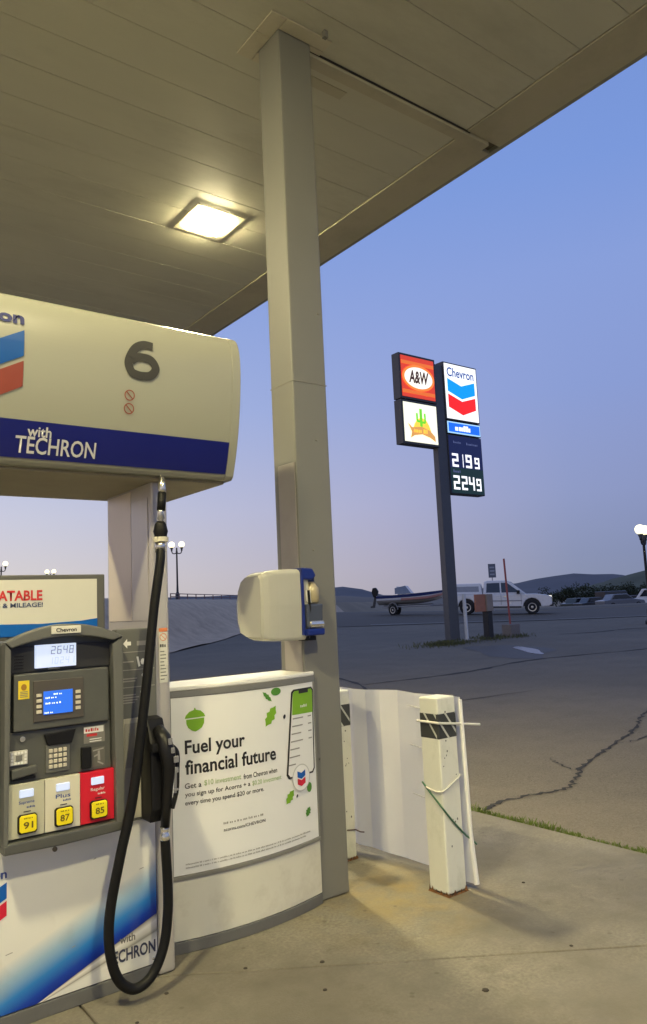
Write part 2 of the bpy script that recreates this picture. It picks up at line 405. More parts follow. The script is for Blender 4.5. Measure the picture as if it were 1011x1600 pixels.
crack([(9.5, 11.5), (12, 11.2), (15, 11.5), (19, 10.6), (24, 10.9)], .05)
crack([(7.5, 9), (9.5, 11.5), (10.5, 15)], .035)
crack([(22.3, 16.2), (23.5, 15.5), (25.2, 15.3), (26.5, 14.6)], .08)
crack([(6.46, 4.55), (6.6, 4.9), (6.75, 5.1)], .010)
crack([(7.78, 5.0), (8.2, 4.9), (8.9, 5.05)], .010)
crack([(5.2, 7.5), (7.5, 8.6), (11, 8.3)], .02)

# ------------------------------------------------------------------ canopy
ZC = 5.555
soffm = mk('soffit_metal', (.54, .53, .43), .45, var=.12, scale=.9, dirt=.5, dirtcol=(.22, .20, .14), dscale=.7, stretch=(.35, 1, 1))
soffe = mk('soffit_edge', (.46, .43, .32), .5, var=.10, scale=1.2, dirt=.4, dirtcol=(.18, .155, .10), dscale=.9)
can = thing('canopy', 'large cream panelled station canopy roof held over the pumps by a grey column', 'canopy', (2.77, 3.835, ZC))
y = PY0+.12; 
ye = [ -6.9+.383*i for i in range(0, 54)]
for a, b in zip(ye[:-1], ye[1:]):
    if a > 13.4: break
    obj('soffit_panel', bx(-9, 4.535, a+.0016, b-.0016, ZC+random.uniform(0, .003), ZC+.03), soffm, can, bevel=.0025, seg=1)
obj('soffit_backing', bx(-9, 4.94, -6.95, 13.6, ZC+.032, ZC+.06), mk('backing_brown', (.10, .09, .06), .7), can)
for a, b in ((-6.95, 3.757), (3.868, 13.6)):
    obj('edge_trim', bx(4.545, 4.95, a, b, ZC-.006, ZC+.03), soffe, can, bevel=.004, seg=1)
obj('fascia_face', bx(4.952, 5.0, -6.95, 13.6, ZC+.002, ZC+.95), cream, can, bevel=.006)
obj('roof_deck', bx(-9, 4.951, -6.95, 13.6, ZC+.07, ZC+.9), cream, can)
obj('drain_cover', bx(2.905, 4.82, 3.762, 3.864, ZC-.035, ZC+.028), soffe, can, bevel=.004, seg=1)
obj('drain_seam', bx(2.905, 4.58, 3.7525, 3.7605, ZC-.012, ZC+.02), dark, can)
obj('patch_strip', bx(2.95, 3.42, 3.95, 4.04, ZC-.005, ZC-.0005), soffe, can)
pl = mk('escutcheon', (.55, .51, .39), .5, var=.06, dirt=.2, dirtcol=(.2, .17, .1))
for r_ in ((2.515, 2.63, 3.60, 3.80), (2.515, 2.63, 3.803, 4.05), (2.634, 3.01, 3.60, 3.705), (2.634, 3.01, 3.965, 4.05), (2.905, 3.01, 3.709, 3.7515)):
    obj('escutcheon_plate', bx(*r_, ZC-.014, ZC-.004), pl, can, bevel=.002, seg=1)
obj('bracket', bx(2.90, 2.93, 3.545, 3.575, ZC-.05, ZC), grey, can)
lens = bpy.data.materials.new('lamp_lens'); lens.use_nodes = True
b_ = lens.node_tree.nodes['Principled BSDF']; b_.inputs['Base Color'].default_value = (.8, .8, .8, 1)
b_.inputs['Emission Color'].default_value = (*LAMPC, 1); b_.inputs['Emission Strength'].default_value = LAMP
def canopy_light(x, y, label, zt=ZC):
    t = thing('canopy_light', label, 'light', (x, y, zt-.06), group='canopy downlights')
    fr = BM()
    for r_ in ((-.26, .26, -.26, -.18), (-.26, .26, .18, .26), (-.26, -.18, -.179, .179), (.18, .26, -.179, .179)):
        box(fr, x+r_[0], x+r_[1], y+r_[2], y+r_[3], zt-.010, zt-.003)
    obj('frame', fr, soffe, t)
    obj('lens', bx(x-.17, x+.17, y-.17, y+.17, zt-.030, zt-.005), lens, t, bevel=.012)
canopy_light(3.46, 6.19, 'square lit downlight in the soffit beyond the grey column')
LIGHTS = [(-.75, 6.19, 'square lit downlight over the far lane behind the fuel dispenser'), (-.75, 1.55, 'square lit downlight over the near lane in front of the dispenser'), (1.35, -1.1, 'added unseen fill downlight over the forecourt on the driver side of the pump island')]  # last one is an unseen fill lamp, added to brighten front faces and foreground
for a in LIGHTS: canopy_light(*a)

# ------------------------------------------------------------------ column
c_ = thing('canopy_column', 'tall square grey steel column carrying the canopy beside the advert cabinet', 'column', (2.77, 3.835, 0))
obj('shaft', bx(2.635, 2.90, 3.71, 3.96, .004, ZC-.0005), grey, c_, bevel=.012, seg=2)
obj('cover_plate', bx(2.629, 2.6345, 3.722, 3.905, 1.31, 2.60), mk('plate_pinkish', (.34, .315, .29), .45, var=.06, dirt=.15), c_, bevel=.002, seg=1)
obj('weld_seam', bx(2.632, 2.903, 3.707, 3.963, 3.118, 3.123), mk('seam_grey', (.22, .21, .18), .6), c_)
for (x, z) in ((2.80, 2.75), (2.74, 2.05), (2.86, 3.6), (2.72, .8)):
    obj('bolt_head', lathe(BM(), [(.004, 0), (.007, .004), (.007, .008)], (x, 3.703, z), 8, 'Y'), mk('seam_grey', (1, 1, 1)), c_)

# ------------------------------------------------------------------ fuel dispenser
D = thing('fuel_dispenser', 'white and grey fuel dispenser numbered 6 with blue banded cream valance above', 'fuel pump', (1.12, 3.835, 0))
obj('plinth', bx(.66, 1.585, 3.528, 4.14, .0, .062), kick, D, bevel=.004)
# lower door with printed swoosh
def door_mat():
    M = bpy.data.materials.new('door_print'); M.use_nodes = True; t = M.node_tree; b = t.nodes['Principled BSDF']; b.inputs['Roughness'].default_value = .33
    c = t.nodes.new('ShaderNodeTexCoord'); s_ = t.nodes.new('ShaderNodeSeparateXYZ'); t.links.new(c.outputs['Object'], s_.inputs[0])
    x, z = s_.outputs['X'], s_.outputs['Z']
    def ma(op, a, b_):
        n = t.nodes.new('ShaderNodeMath'); n.operation = op
        for k, v in ((0, a), (1, b_)):
            if isinstance(v, (int, float)): n.inputs[k].default_value = v
            else: t.links.new(v, n.inputs[k])
        return n.outputs[0]
    x = ma('ADD', x, 1.12); xx = ma('SUBTRACT', x, 1.0); zz = ma('SUBTRACT', z, .055)
    d = ma('ADD', ma('MULTIPLY', xx, -.37), ma('MULTIPLY', zz, .929)); u = ma('ADD', ma('MULTIPLY', xx, .929), ma('MULTIPLY', zz, .37))
    def ramp(i, els):
        r = t.nodes.new('ShaderNodeValToRGB'); e = r.color_ramp.elements
        e[0].position, e[0].color = els[0][0], (*els[0][1], 1); e[1].position, e[1].color = els[-1][0], (*els[-1][1], 1)
        for p, k in els[1:-1]: q = e.new(p); q.color = (*k, 1)
        t.links.new(i, r.inputs[0]); return r.outputs[0]
    wht = (.78, .77, .72)
    up_ = ramp(ma('MULTIPLY', d, 2.5), [(0, (.003, .02, .28)), (.08, (.004, .05, .42)), (.22, (.03, .22, .60)), (.40, (.33, .50, .66)), (.58, wht), (1, wht)])
    dn_ = ramp(ma('DIVIDE', ma('MULTIPLY', d, -4.6), ma('MAXIMUM', u, .08)), [(0, (.20, .20, .19)), (.07, (.50, .49, .44)), (.2, (.80, .79, .74)), (.42, (.62, .60, .54)), (.54, (.30, .29, .25)), (.60, (.60, .59, .54)), (.8, wht), (1, wht)])
    mx = t.nodes.new('ShaderNodeMix'); mx.data_type = 'RGBA'; t.links.new(ma('GREATER_THAN', d, 0), mx.inputs[0]); t.links.new(dn_, mx.inputs[6]); t.links.new(up_, mx.inputs[7])
    n2 = t.nodes.new('ShaderNodeTexNoise'); n2.inputs['Scale'].default_value = 5; n2.inputs['Detail'].default_value = 9; t.links.new(c.outputs['Object'], n2.inputs[0])
    r2 = t.nodes.new('ShaderNodeMapRange'); r2.inputs[1].default_value = .58; r2.inputs[2].default_value = .85; r2.inputs[4].default_value = .3; t.links.new(n2.outputs['Fac'], r2.inputs[0])
    m3 = t.nodes.new('ShaderNodeMix'); m3.data_type = 'RGBA'; m3.inputs[7].default_value = (.25, .21, .15, 1); t.links.new(r2.outputs[0], m3.inputs[0]); t.links.new(mx.outputs[2], m3.inputs[6])
    t.links.new(m3.outputs[2], b.inputs['Base Color']); return M
door = obj('lower_door', bx(.66, 1.586, 3.53, 3.56, .066, .735), door_mat(), D, bevel=.004)
obj('cabinet_body', bx(.651, 1.589, 3.562, 4.125, .063, 1.60), headgrey, D)
obj('door_lock', lathe(BM(), [(.011, 0), (.011, -.006), (.006, -.007)], (1.105, 3.53, .685), 12, 'Y'), mk('lock_brass', (.14, .12, .09), .4, metal=.6), D)
P530 = lambda x, z: (x, 3.5275, z)
for x, z in ((.68, .71), (1.56, .71), (.68, .09), (1.565, .09)): obj('screw', lathe(BM(), [(.006, 0), (.006, -.003), (.002, -.004)], (x, 3.53, z), 8, 'Y'), chrome, door)
for x, z, l in ((1.50, .505, .022), (.90, .30, .03), (1.28, .60, .012), (1.18, .25, .016)): decal('scuff', [(x, z), (x+l, z+.004), (x+l*.9, z+.007), (x, z+.003)], P530, inkline, door)
text('door_lettering', 'with', 1.40, 1.475, .20, .235, P530, inkgrey, door, .02)
text('door_lettering', 'TECHRON', 1.335, 1.575, .120, .176, P530, mk('ink_navy', (.05, .055, .10), .5), door, .025)
def chevron_logo(mp, x0, x1, za, zb, zc, zd, dip, par, mb, mr_):
    xm = (x0+x1)/2
    decal('chevron_mark', [(x0, za), (x0, zb), (xm, zb-dip), (x1, zb), (x1, za), (xm, za-dip)], mp, mb, par)
    decal('chevron_mark', [(x0, zc), (x0, zd), (xm, zd-dip), (x1, zd), (x1, zc), (xm, zc-dip)], mp, mr_, par)
chevron_logo(P530, .70, .903, .595, .53, .52, .46, .05, door, mk('print_blue', (.0, .10, .45), .4), mk('print_red', (.6, .01, .04), .4))
text('door_lettering', 'Chevron', .70, .903, .612, .65, P530, inkblue, door, .02)
# side posts
for a, b in ((1.592, 1.68), (.56, .648)):
    po = obj('side_post', bx(a, b, 3.53, 4.14, .002, 2.41), silver, D, bevel=.02, seg=3)
obj('post_panel', bx(1.5885, 1.5915, 3.79, 4.11, 1.67, 2.36), mk('post_panel_lit_pink', (.78, .70, .62), .42, metal=.15, var=.05, scale=2), po, bevel=.001, seg=1)  # pink sky reflection and lamp light put into this panel's base colour
obj('post_panel', bx(1.5885, 1.5915, 3.575, 3.785, 1.67, 2.30), silver, po, bevel=.001, seg=1)
PD = lambda x, z: (x, 3.5265, z)
pdm = decal('warning_sticker', rect(1.619, 1.664, 1.36, 1.63), PD, mk('sticker_white', (.66, .65, .58), .5, dirt=.3, dscale=20), po)
PD2 = lambda x, z: (x, 3.525, z)
decal('sticker_stripe', rect(1.619, 1.664, 1.612, 1.63), PD2, inkorange, pdm)
def no_sign(cx, cz, r, mp, mat, par, w=.16):
    bm = BM(); n = 28
    o_ = [bm.verts.new(mp(cx+r*math.cos(2*math.pi*k/n), cz+r*math.sin(2*math.pi*k/n))) for k in range(n)]
    i_ = [bm.verts.new(mp(cx+r*(1-w)*math.cos(2*math.pi*k/n), cz+r*(1-w)*math.sin(2*math.pi*k/n))) for k in range(n)]
    for k in range(n): bm.faces.new((o_[k], o_[(k+1) % n], i_[(k+1) % n], i_[k]))
    q = r*(1-w); h = r*w*.5; c45 = math.sqrt(.5)
    bm.faces.new([bm.verts.new(mp(cx+(a*q)*c45-(s*h)*c45*-1, cz-(a*q)*c45+(s*h)*c45)) for a, s in ((-1, -1), (1, -1), (1, 1), (-1, 1))])
    return obj('prohibition_sign', bm, mat, par)
no_sign(1.6415, 1.585, .019, PD2, inkorange, pdm)
for k in range(9): decal('sticker_line', rect(1.624, 1.624+random.uniform(.02, .036), 1.375+k*.017, 1.380+k*.017), PD2, inkgrey, pdm)
marks('sticker_line', 1.624, 1.658, 1.535, 1.550, PD2, ink, pdm)
# side panel with instructions
sp_ = obj('nozzle_panel', bx(1.388, 1.591, 3.50, 3.56, .737, 1.635), headlight_grey, D, bevel=.006)
Psp = lambda x, z: (x, 3.4985, z); Psp2 = lambda x, z: (x, 3.4972, z)
decal('arrow_mark', [(1.42, 1.565), (1.441, 1.588), (1.441, 1.574), (1.46, 1.574), (1.46, 1.556), (1.441, 1.556), (1.441, 1.542)], Psp, inkwhite, sp_)
decal('instruction_block', rect(1.49, 1.545, 1.553, 1.575), Psp, inkline, sp_)
for z in (1.522, 1.437, 1.355): decal('instruction_rule', rect(1.40, 1.58, z, z+.004), Psp, inkline, sp_)
for z in (1.475, 1.395, 1.383, 1.318, 1.306, 1.294, 1.282): decal('instruction_line', rect(1.402, 1.402+random.uniform(.07, .10), z, z+.006), Psp, inkline, sp_)
for x, z, r in ((1.52, 1.475, .012), (1.515, 1.33, .010), (1.52, 1.41, .007)): decal('instruction_icon', ell(x, z, r, r*1.3, 8), Psp, inkwhite, sp_)
decal('instruction_icon', [(1.487, 1.50), (1.497, 1.50), (1.507, 1.455), (1.497, 1.45)], Psp, inkwhite, sp_)
obj('lower_insert', bx(1.405, 1.50, 3.492, 3.4995, .752, 1.212), beige, sp_, bevel=.002, seg=1)
obj('blank_card', bx(1.418, 1.492, 3.489, 3.4915, .985, 1.19), mk('card_pale', (.30, .29, .25), .5, var=.1, scale=30), sp_)
# nozzle boot
bo = obj('nozzle_boot', prism(BM(), [(3.50, .738), (3.40, .738), (3.375, .80), (3.385, 1.10), (3.43, 1.205), (3.50, 1.215)], 1.502, 1.590, YZ), blackgloss, D, bevel=.01)
obj('boot_lip', bx(1.500, 1.592, 3.36, 3.40, 1.06, 1.10), blackgloss, bo, bevel=.006)
# head housing
HX0, HX1, HM = .858, 1.384, 1.121
def arch(x, z0, rise): return z0+rise*(1-((x-HM)/(HX1-HM))**2)
n = 20
back = [(HX0+.003, .755), (HX1-.003, .755)] + [(HX1-.003-(HX1-HX0-.006)*i/n, arch(HX1-.003-(HX1-HX0-.006)*i/n, 1.598, .06)) for i in range(n+1)]
hd = obj('head_housing', prism(BM(), back, 3.468, 3.56, XZ), headgrey, D, bevel=.004, seg=1)
def hp(name, pts, y0, y1, mat, bev=.003): return obj(name, prism(BM(), pts, y0, y1, XZ), mat, hd, bevel=bev, seg=2)
topo = [(HX0+(HX1-HX0)*i/n, arch(HX0+(HX1-HX0)*i/n, 1.606, .07)) for i in range(n+1)]
topi = [(.884+(1.334-.884)*i/n, arch(.884+(1.334-.884)*i/n, 1.573, .05)) for i in range(n+1)]
hp('top_arch', topo+topi[::-1], 3.40, 3.469, headlight_grey, .006)
hp('side_cheek', [(HX0, .765), (.878, .775), (.884, 1.572), (HX0, 1.606)], 3.408, 3.469, headlight_grey, .006)
hp('side_cheek', [(1.346, .765), (HX1, .757), (HX1, 1.606), (1.334, 1.572)], 3.408, 3.469, headlight_grey, .006)
hp('bottom_sill', [(HX0, .735), (1.10, .728), (HX1, .735), (HX1, .768), (1.346, .779), (.878, .779), (HX0, .768)], 3.404, 3.50, headgrey, .008)
hp('display_bay', rect(.886, 1.334, 1.474, 1.585), 3.452, 3.469, dark, .002)
for k in range(5): hp('speaker_slot', rect(.905, .945, 1.49+k*.013, 1.494+k*.013), 3.449, 3.4525, blackgloss, 0)
lcd = hp('price_display', rect(.992, 1.172, 1.487, 1.588), 3.435, 3.453, em('lcd_glow', (.62, .74, 1.0), .85, base=(.3, .3, .3)), .002)
PL = lambda x, z: (x, 3.4335, z)
lcdink = em('lcd_ink', (.09, .12, .2), .5); lcdfaint = em('lcd_faint', (.33, .42, .66), .7)
for k, ch in enumerate('2648'): seg_digit('display_digit', ch, 1.058+k*.027, 1.074+k*.027+.002, 1.545, 1.579, PL, lcdink, lcd, .16, .1)
for k, ch in enumerate('10241'): seg_digit('display_digit', ch, 1.05+k*.024, 1.065+k*.024, 1.502, 1.53, PL, lcdfaint, lcd, .14, .1)
hp('display_cap', rect(1.05, 1.10, 1.478, 1.485), 3.44, 3.452, headlight_grey, .001)
lb = obj('logo_plate', bx(1.048, 1.180, 3.392, 3.401, 1.633, 1.667), mk('plate_cream', (.66, .64, .56), .4), hd, bevel=.003)
text('plate_lettering', 'Chevron', 1.068, 1.160, 1.641, 1.659, lambda x, z: (x, 3.3905, z), ink, lb, .02)
pn = hp('screen_panel', rect(.900, 1.318, 1.226, 1.468), 3.428, 3.469, headgrey, .006)
bz = hp('screen_bezel', rect(.980, 1.20, 1.258, 1.434), 3.421, 3.429, bezel, .003)
scr = hp('screen', rect(1.022, 1.150, 1.286, 1.386), 3.417, 3.4215, em('screen_blue', (.02, .16, .85), 1.0, base=(.02, .05, .1)), .001)
PS = lambda x, z: (x, 3.4155, z); scw = em('screen_white', (.75, .85, 1), .9)
marks('screen_line', 1.065, 1.105, 1.368, 1.376, PS, scw, scr)
marks('screen_line', 1.030, 1.085, 1.354, 1.362, PS, scw, scr)
marks('screen_line', 1.030, 1.100, 1.330, 1.339, PS, scw, scr)
marks('screen_line', 1.026, 1.070, 1.291, 1.299, PS, scw, scr)
key = mk('key_ivory', (.62, .57, .46), .4, var=.05)
for x in (.992, 1.163):
    for k in range(4): hp('soft_key', rect(x, x+.022, 1.294+k*.0235, 1.308+k*.0235), 3.416, 3.4215, key, .001)
ys_ = hp('yellow_sticker', rect(.918, .964, 1.362, 1.440), 3.4262, 3.4278, mk('sticker_yellow', (.78, .60, .03), .5), 0)
PY_ = lambda x, z: (x, 3.4252, z)
decal('sticker_mark', ell(.941, 1.412, .012, .014, 12), PY_, mk('ink_ochre', (.35, .18, .02), .5), ys_)
for k in range(4): decal('sticker_line', rect(.925, .957, 1.37+k*.007, 1.373+k*.007), PY_, inkgrey, ys_)
hp('mid_panel', rect(.888, 1.334, 1.012, 1.222), 3.448, 3.469, headgrey, .003)
hp('keypad_hood', [(1.030, 1.20), (1.168, 1.208), (1.150, 1.150), (1.046, 1.150)], 3.428, 3.449, blackgloss, .004)
kp = hp('keypad', rect(1.038, 1.142, 1.034, 1.150), 3.436, 3.449, headlight_grey, .003)
for i in range(4):
    for j in range(4): obj('keypad_key', bx(1.050+i*.0205, 1.066+i*.0205, 3.430, 3.4365, 1.051+j*.0225, 1.067+j*.0225), key, kp, bevel=.002, seg=1)
hp('card_slot', rect(1.194, 1.236, 1.026, 1.12), 3.425, 3.449, blackgloss, .004)
ws = hp('warning_label', rect(1.209, 1.306, 1.133, 1.207), 3.4462, 3.4478, mk('label_grey', (.20, .19, .17), .5), 0)
PW = lambda x, z: (x, 3.445, z)
decal('label_stripe', rect(1.209, 1.300, 1.178, 1.205), PW, inkwhite, ws)
marks('label_line', 1.216, 1.292, 1.185, 1.199, lambda x, z: (x, 3.4442, z), inkred, ws)
decal('label_stripe', rect(1.222, 1.27, 1.163, 1.174), PW, inkred, ws)
for k in range(2): decal('label_line', rect(1.235, 1.29, 1.138+k*.01, 1.142+k*.01), PW, inkwhite, ws)
cl = hp('card_label', rect(1.246, 1.306, 1.026, 1.11), 3.4462, 3.4478, mk('label_dark', (.12, .115, .10), .5), 0)
for pts in ([(1.25, 1.10), (1.30, 1.106), (1.30, 1.100), (1.25, 1.094)], [(1.272, 1.095), (1.282, 1.095), (1.284, 1.05), (1.272, 1.055)], [(1.255, 1.075), (1.272, 1.082), (1.272, 1.074), (1.255, 1.068)], [(1.272, 1.052), (1.30, 1.035), (1.296, 1.03), (1.27, 1.044)]):
    decal('label_glyph', pts, PW, inkline, cl)
hp('key_lock', [(p, q) for p, q in ell(.941, 1.192, .012, .012, 14)], 3.440, 3.449, chrome, .001)
tk = hp('touch_reader', rect(.888, .962, 1.086, 1.146), 3.438, 3.449, mk('reader_grey', (.5, .49, .45), .5), .002)
for i in range(5):
    for j in range(4):
        if 1 <= i <= 3 and 1 <= j <= 2: continue
        obj('reader_key', bx(.892+i*.0138, .902+i*.0138, 3.435, 3.4385, 1.090+j*.0138, 1.100+j*.0138), inkwhite, tk)
obj('reader_key', bx(.912, .938, 3.435, 3.4385, 1.105, 1.127), inkgrey, tk)
hp('receipt_hood', [(.892, 1.072), (.998, 1.079), (.998, 1.045), (.892, 1.032)], 3.420, 3.449, headgrey, .006)
hp('receipt_slot', rect(.897, .993, 1.024, 1.036), 3.430, 3.449, blackgloss, .001)
GR = [(.880, 1.031, gradegreen, 'Supreme', '91', inkblue), (1.033, 1.186, gradecream, 'Plus', '87', inkblue), (1.188, 1.342, red, 'Regular', '85', inkwhite)]
for x0, x1, mt, nm, num, ik in GR:
    xc = (x0+x1)/2+.003
    g = hp('grade_panel', rect(x0, x1, .788, 1.010), 3.432, 3.469, mt, .002)
    PG = lambda x, z: (x, 3.4305, z)
    w_ = obj('price_window', bx(xc-.033, xc+.026, 3.424, 3.4325, .951, .984), em('grade_lcd', (.62, .74, 1.0), .8, base=(.3, .3, .3)), g, bevel=.003, seg=1)
    text('grade_lettering', nm, xc-.034, xc+.030, .921, .938, PG, ik, g, .01)
    marks('grade_line', xc-.002, xc+.038, .906, .914, PG, ik, g)
    decal('grade_rule', rect(xc-.015, xc+.015, .890, .894), PG, ink, g)
    obj('button_surround', prism(BM(), [(xc+a*.040, .843+b*.040) for a, b in ((-.8, -1), (.8, -1), (1, -.8), (1, .8), (.8, 1), (-.8, 1), (-1, .8), (-1, -.8))], 3.420, 3.433, XZ), blackgloss, g, bevel=.003)
    bt = obj('grade_button', prism(BM(), [(xc+a*.035, .845+b*.035) for a, b in ((-.78, -1), (.78, -1), (1, -.78), (1, .78), (.78, 1), (-.78, 1), (-1, .78), (-1, -.78))], 3.412, 3.4205, XZ), yellow, g, bevel=.003)
    PB = lambda x, z: (x, 3.4105, z)
    text('button_lettering', num, xc-.020, xc+.020, .826, .854, PB, mk('ink_brown', (.14, .10, .01), .5), g, .02)
    marks('button_line', xc-.018, xc+.018, .866, .872, PB, mk('ink_brown', (.1, .1, .1)), g)
# advertising topper between the posts
tp = obj('topper_frame', bx(.652, 1.372, 3.603, 3.68, 1.61, 1.908), mk('topper_dark', (.10, .098, .088), .45), D, bevel=.006)
PT = lambda x, z: (x, 3.6005, z); PT2 = lambda x, z: (x, 3.5985, z)
tf = decal('topper_print', rect(.665, 1.331, 1.628, 1.886), PT, mk('topper_paper', (.62, .61, .54), .45, var=.03), tp)
text('topper_lettering', 'UNBEATABLE', .735, 1.070, 1.789, 1.837, PT2, inkred, tf, .03)
text('topper_lettering', 'S & MILEAGE!', .868, 1.072, 1.759, 1.780, PT2, mk('ink_slate', (.05, .07, .16), .5), tf, .02)
decal('topper_band', [(.665, 1.628), (1.331, 1.628), (1.331, 1.695), (1.25, 1.686), (1.07, 1.680), (.85, 1.686), (.665, 1.691)], PT2, mk('band_blue', (.0, .10, .42), .4, var=.4, scale=1.5), tf)
obj('topper_bracket', bx(1.33, 1.40, 3.69, 3.75, 1.58, 1.70), headgrey, tp)
# valance (cream hood above)
FP = [(2.386, 3.405), (2.40, 3.388), (2.42, 3.378), (2.50, 3.350), (2.59, 3.325), (2.70, 3.302), (2.82, 3.285), (2.93, 3.276), (3.02, 3.278), (3.08, 3.290), (3.12, 3.312), (3.145, 3.350), (3.155, 3.40)]
FP = [(v.x, v.y) for v in catmull([(a, b, 0) for a, b in FP], 5)]
def fasY(z):
    for (a, ya), (b, yb) in zip(FP[:-1], FP[1:]):
        if z <= b: return ya+(yb-ya)*(z-a)/(b-a)
    return FP[-1][1]
VX0, VX1 = .25, 1.992
prof = [(y, z) for z, y in FP]; prof = prof + [(7.67-y, z) for y, z in prof[::-1]]
va = obj('valance', prism(BM(), prof, VX0, VX1-.05, YZ), cream, D)
obj('valance_end_cap', prism(BM(), [(3.835+(y-3.835)*1.004, 2.77+(z-2.77)*1.004) for y, z in prof], VX1-.049, VX1, YZ), cream, va, bevel=.012)
obj('valance_underside', bx(VX0+.02, VX1-.02, 3.45, 4.22, 2.372, 2.3855), mk('underside_tan', (.30, .27, .20), .6, var=.1, dirt=.3), va, bevel=.004)
fm = lambda o: (lambda x, z: (x, fasY(z)-o, z))
decal('valance_band', rect(VX0+.01, VX1-.052, 2.412, 2.572), fm(.005), blue, va, .02)
tw = mk('ink_silver_white', (.55, .55, .56), .4)
text('valance_lettering', 'with', .925, 1.03, 2.505, 2.55, fm(.008), tw, va, .02)
text('valance_lettering', 'TECHRON', .878, 1.238, 2.432, 2.505, fm(.008), tw, va, .012)
def ribbon(name, P, th, x0, x1, z0, z1, mp, mat, par):
    Q = catmull([(a, b, 0) for a, b in P], 7); bm = BM(); L = []
    for i, p in enumerate(Q):
        d = (Q[min(i+1, len(Q)-1)]-Q[max(i-1, 0)]); d = Vector((d.x*(x1-x0), d.y*(z1-z0), 0)).normalized(); n = Vector((-d.y, d.x, 0))*th/2
        c = Vector((x0+p.x*(x1-x0), z0+p.y*(z1-z0), 0))
        L.append([bm.verts.new(mp(*(c+n*k).to_2d())) for k in (1, 0, -1)])
    for i in range(len(L)-1):
        for k in (0, 1): bm.faces.new((L[i][k], L[i+1][k], L[i+1][k+1], L[i][k+1]))
    return obj(name, bm, mat, par)
ribbon('valance_number', [(.80, .905), (.55, .915), (.32, .80), (.17, .58), (.11, .36), (.20, .155), (.36, .095), (.52, .085), (.74, .13), (.88, .32), (.76, .52), (.54, .57), (.34, .545), (.18, .44)], .041, 1.352, 1.532, 2.825, 3.012, fm(.005), mk('number_grey', (.030, .029, .026), .6), va)
nsm = mk('ink_salmon', (.24, .055, .03), .5)
no_sign(1.383, 2.741, .026, fm(.004), nsm, va, .2); no_sign(1.383, 2.678, .026, fm(.004), nsm, va, .2)
text('valance_lettering', 'Chevron', .52, .893, 2.985, 3.045, fm(.005), mk('ink_deep_blue', (.004, .009, .11), .5), va, .04)
chevron_logo(fm(.004), .52, .893, 2.962, 2.848, 2.826, 2.715, .10, va, logoblue, logored)

# ------------------------------------------------------------------ hose with nozzle
H = thing('fuel_hose', 'long black fuel hose looping from the valance down to the holstered nozzle', 'hose', (1.40, 3.39, .05))
hosep = [(1.575, 3.40, 2.02), (1.565, 3.38, 1.95), (1.527, 3.375, 1.73), (1.474, 3.365, 1.344), (1.408, 3.365, .90), (1.345, 3.37, .64), (1.298, 3.375, .42), (1.290, 3.37, .27), (1.318, 3.36, .145), (1.375, 3.355, .08), (1.435, 3.355, .075), (1.495, 3.36, .115), (1.545, 3.365, .21), (1.568, 3.37, .34), (1.572, 3.375, .46), (1.566, 3.375, .60), (1.562, 3.375, .68)]
obj('hose', tube(BM(), catmull(hosep, 7), 0.0225, 14), black, H, smooth=True)
obj('whip_end', lathe(BM(), [(.016, 0), (.02, .01), (.02, .05), (.015, .055), (.014, .085)], (1.596, 3.41, 2.30), 12), chrome, H, smooth=True)
obj('whip_hose', tube(BM(), [(1.595, 3.41, 2.30), (1.592, 3.41, 2.25), (1.587, 3.408, 2.21)], .021, 12), black, H, smooth=True)
obj('swivel', lathe(BM(), [(.012, 0), (.017, .01), (.012, .03), (.019, .04), (.014, .07), (.017, .08)], (1.584, 3.405, 2.13), 12), chrome, H, smooth=True)
bk = obj('breakaway', lathe(BM(), [(.018, 0), (.030, .004), (.031, .03), (.036, .05), (.028, .085), (.018, .10)], (1.581, 3.403, 2.055), 16), black, H, smooth=True)
obj('breakaway_collar', lathe(BM(), [(.037, 0), (.038, .022), (.036, .024)], (1.581, 3.403, 2.052), 16), mk('collar_cream', (.6, .57, .45), .4), bk)
obj('coupling', lathe(BM(), [(.026, 0), (.024, .05), (.017, .055)], (1.576, 3.40, 2.0), 12), chrome, H, smooth=True)
nz = obj('nozzle_body', tube(BM(), [(1.563, 3.372, .715), (1.566, 3.365, .80), (1.572, 3.355, .90), (1.575, 3.345, .98), (1.570, 3.345, 1.05), (1.560, 3.37, 1.12), (1.552, 3.41, 1.16)], [.021, .024, .025, .03, .038, .036, .028], 12), blackgloss, H, smooth=True)
obj('nozzle_coupling', lathe(BM(), [(.020, 0), (.024, .008), (.024, .03), (.019, .035), (.022, .05), (.022, .066)], (1.562, 3.374, .655), 12), chrome, nz, smooth=True)
obj('lever_guard', tube(BM(), catmull([(1.585, 3.36, 1.09), (1.617, 3.345, 1.05), (1.612, 3.335, .97), (1.607, 3.335, .88), (1.588, 3.345, .80)], 5), .011, 8), blackgloss, nz, smooth=True)
obj('nozzle_lever', tube(BM(), [(1.59, 3.34, 1.02), (1.602, 3.33, .96), (1.597, 3.33, .87)], .007, 8), mk('lever_grey', (.2, .2, .22), .4), nz)
for q in ((1.556, 1.576, 1.095, 1.125), (1.570, 1.588, 1.055, 1.08), (1.582, 1.607, 1.01, 1.04), (1.588, 1.605, .965, .99), (1.578, 1.604, .885, .895)):
    obj('nozzle_label', bx(q[0], q[1], 3.303, 3.31, q[2], q[3]), mk('label_pale', (.22, .22, .235), .4, var=.4, scale=90), nz, bevel=.002, seg=1)

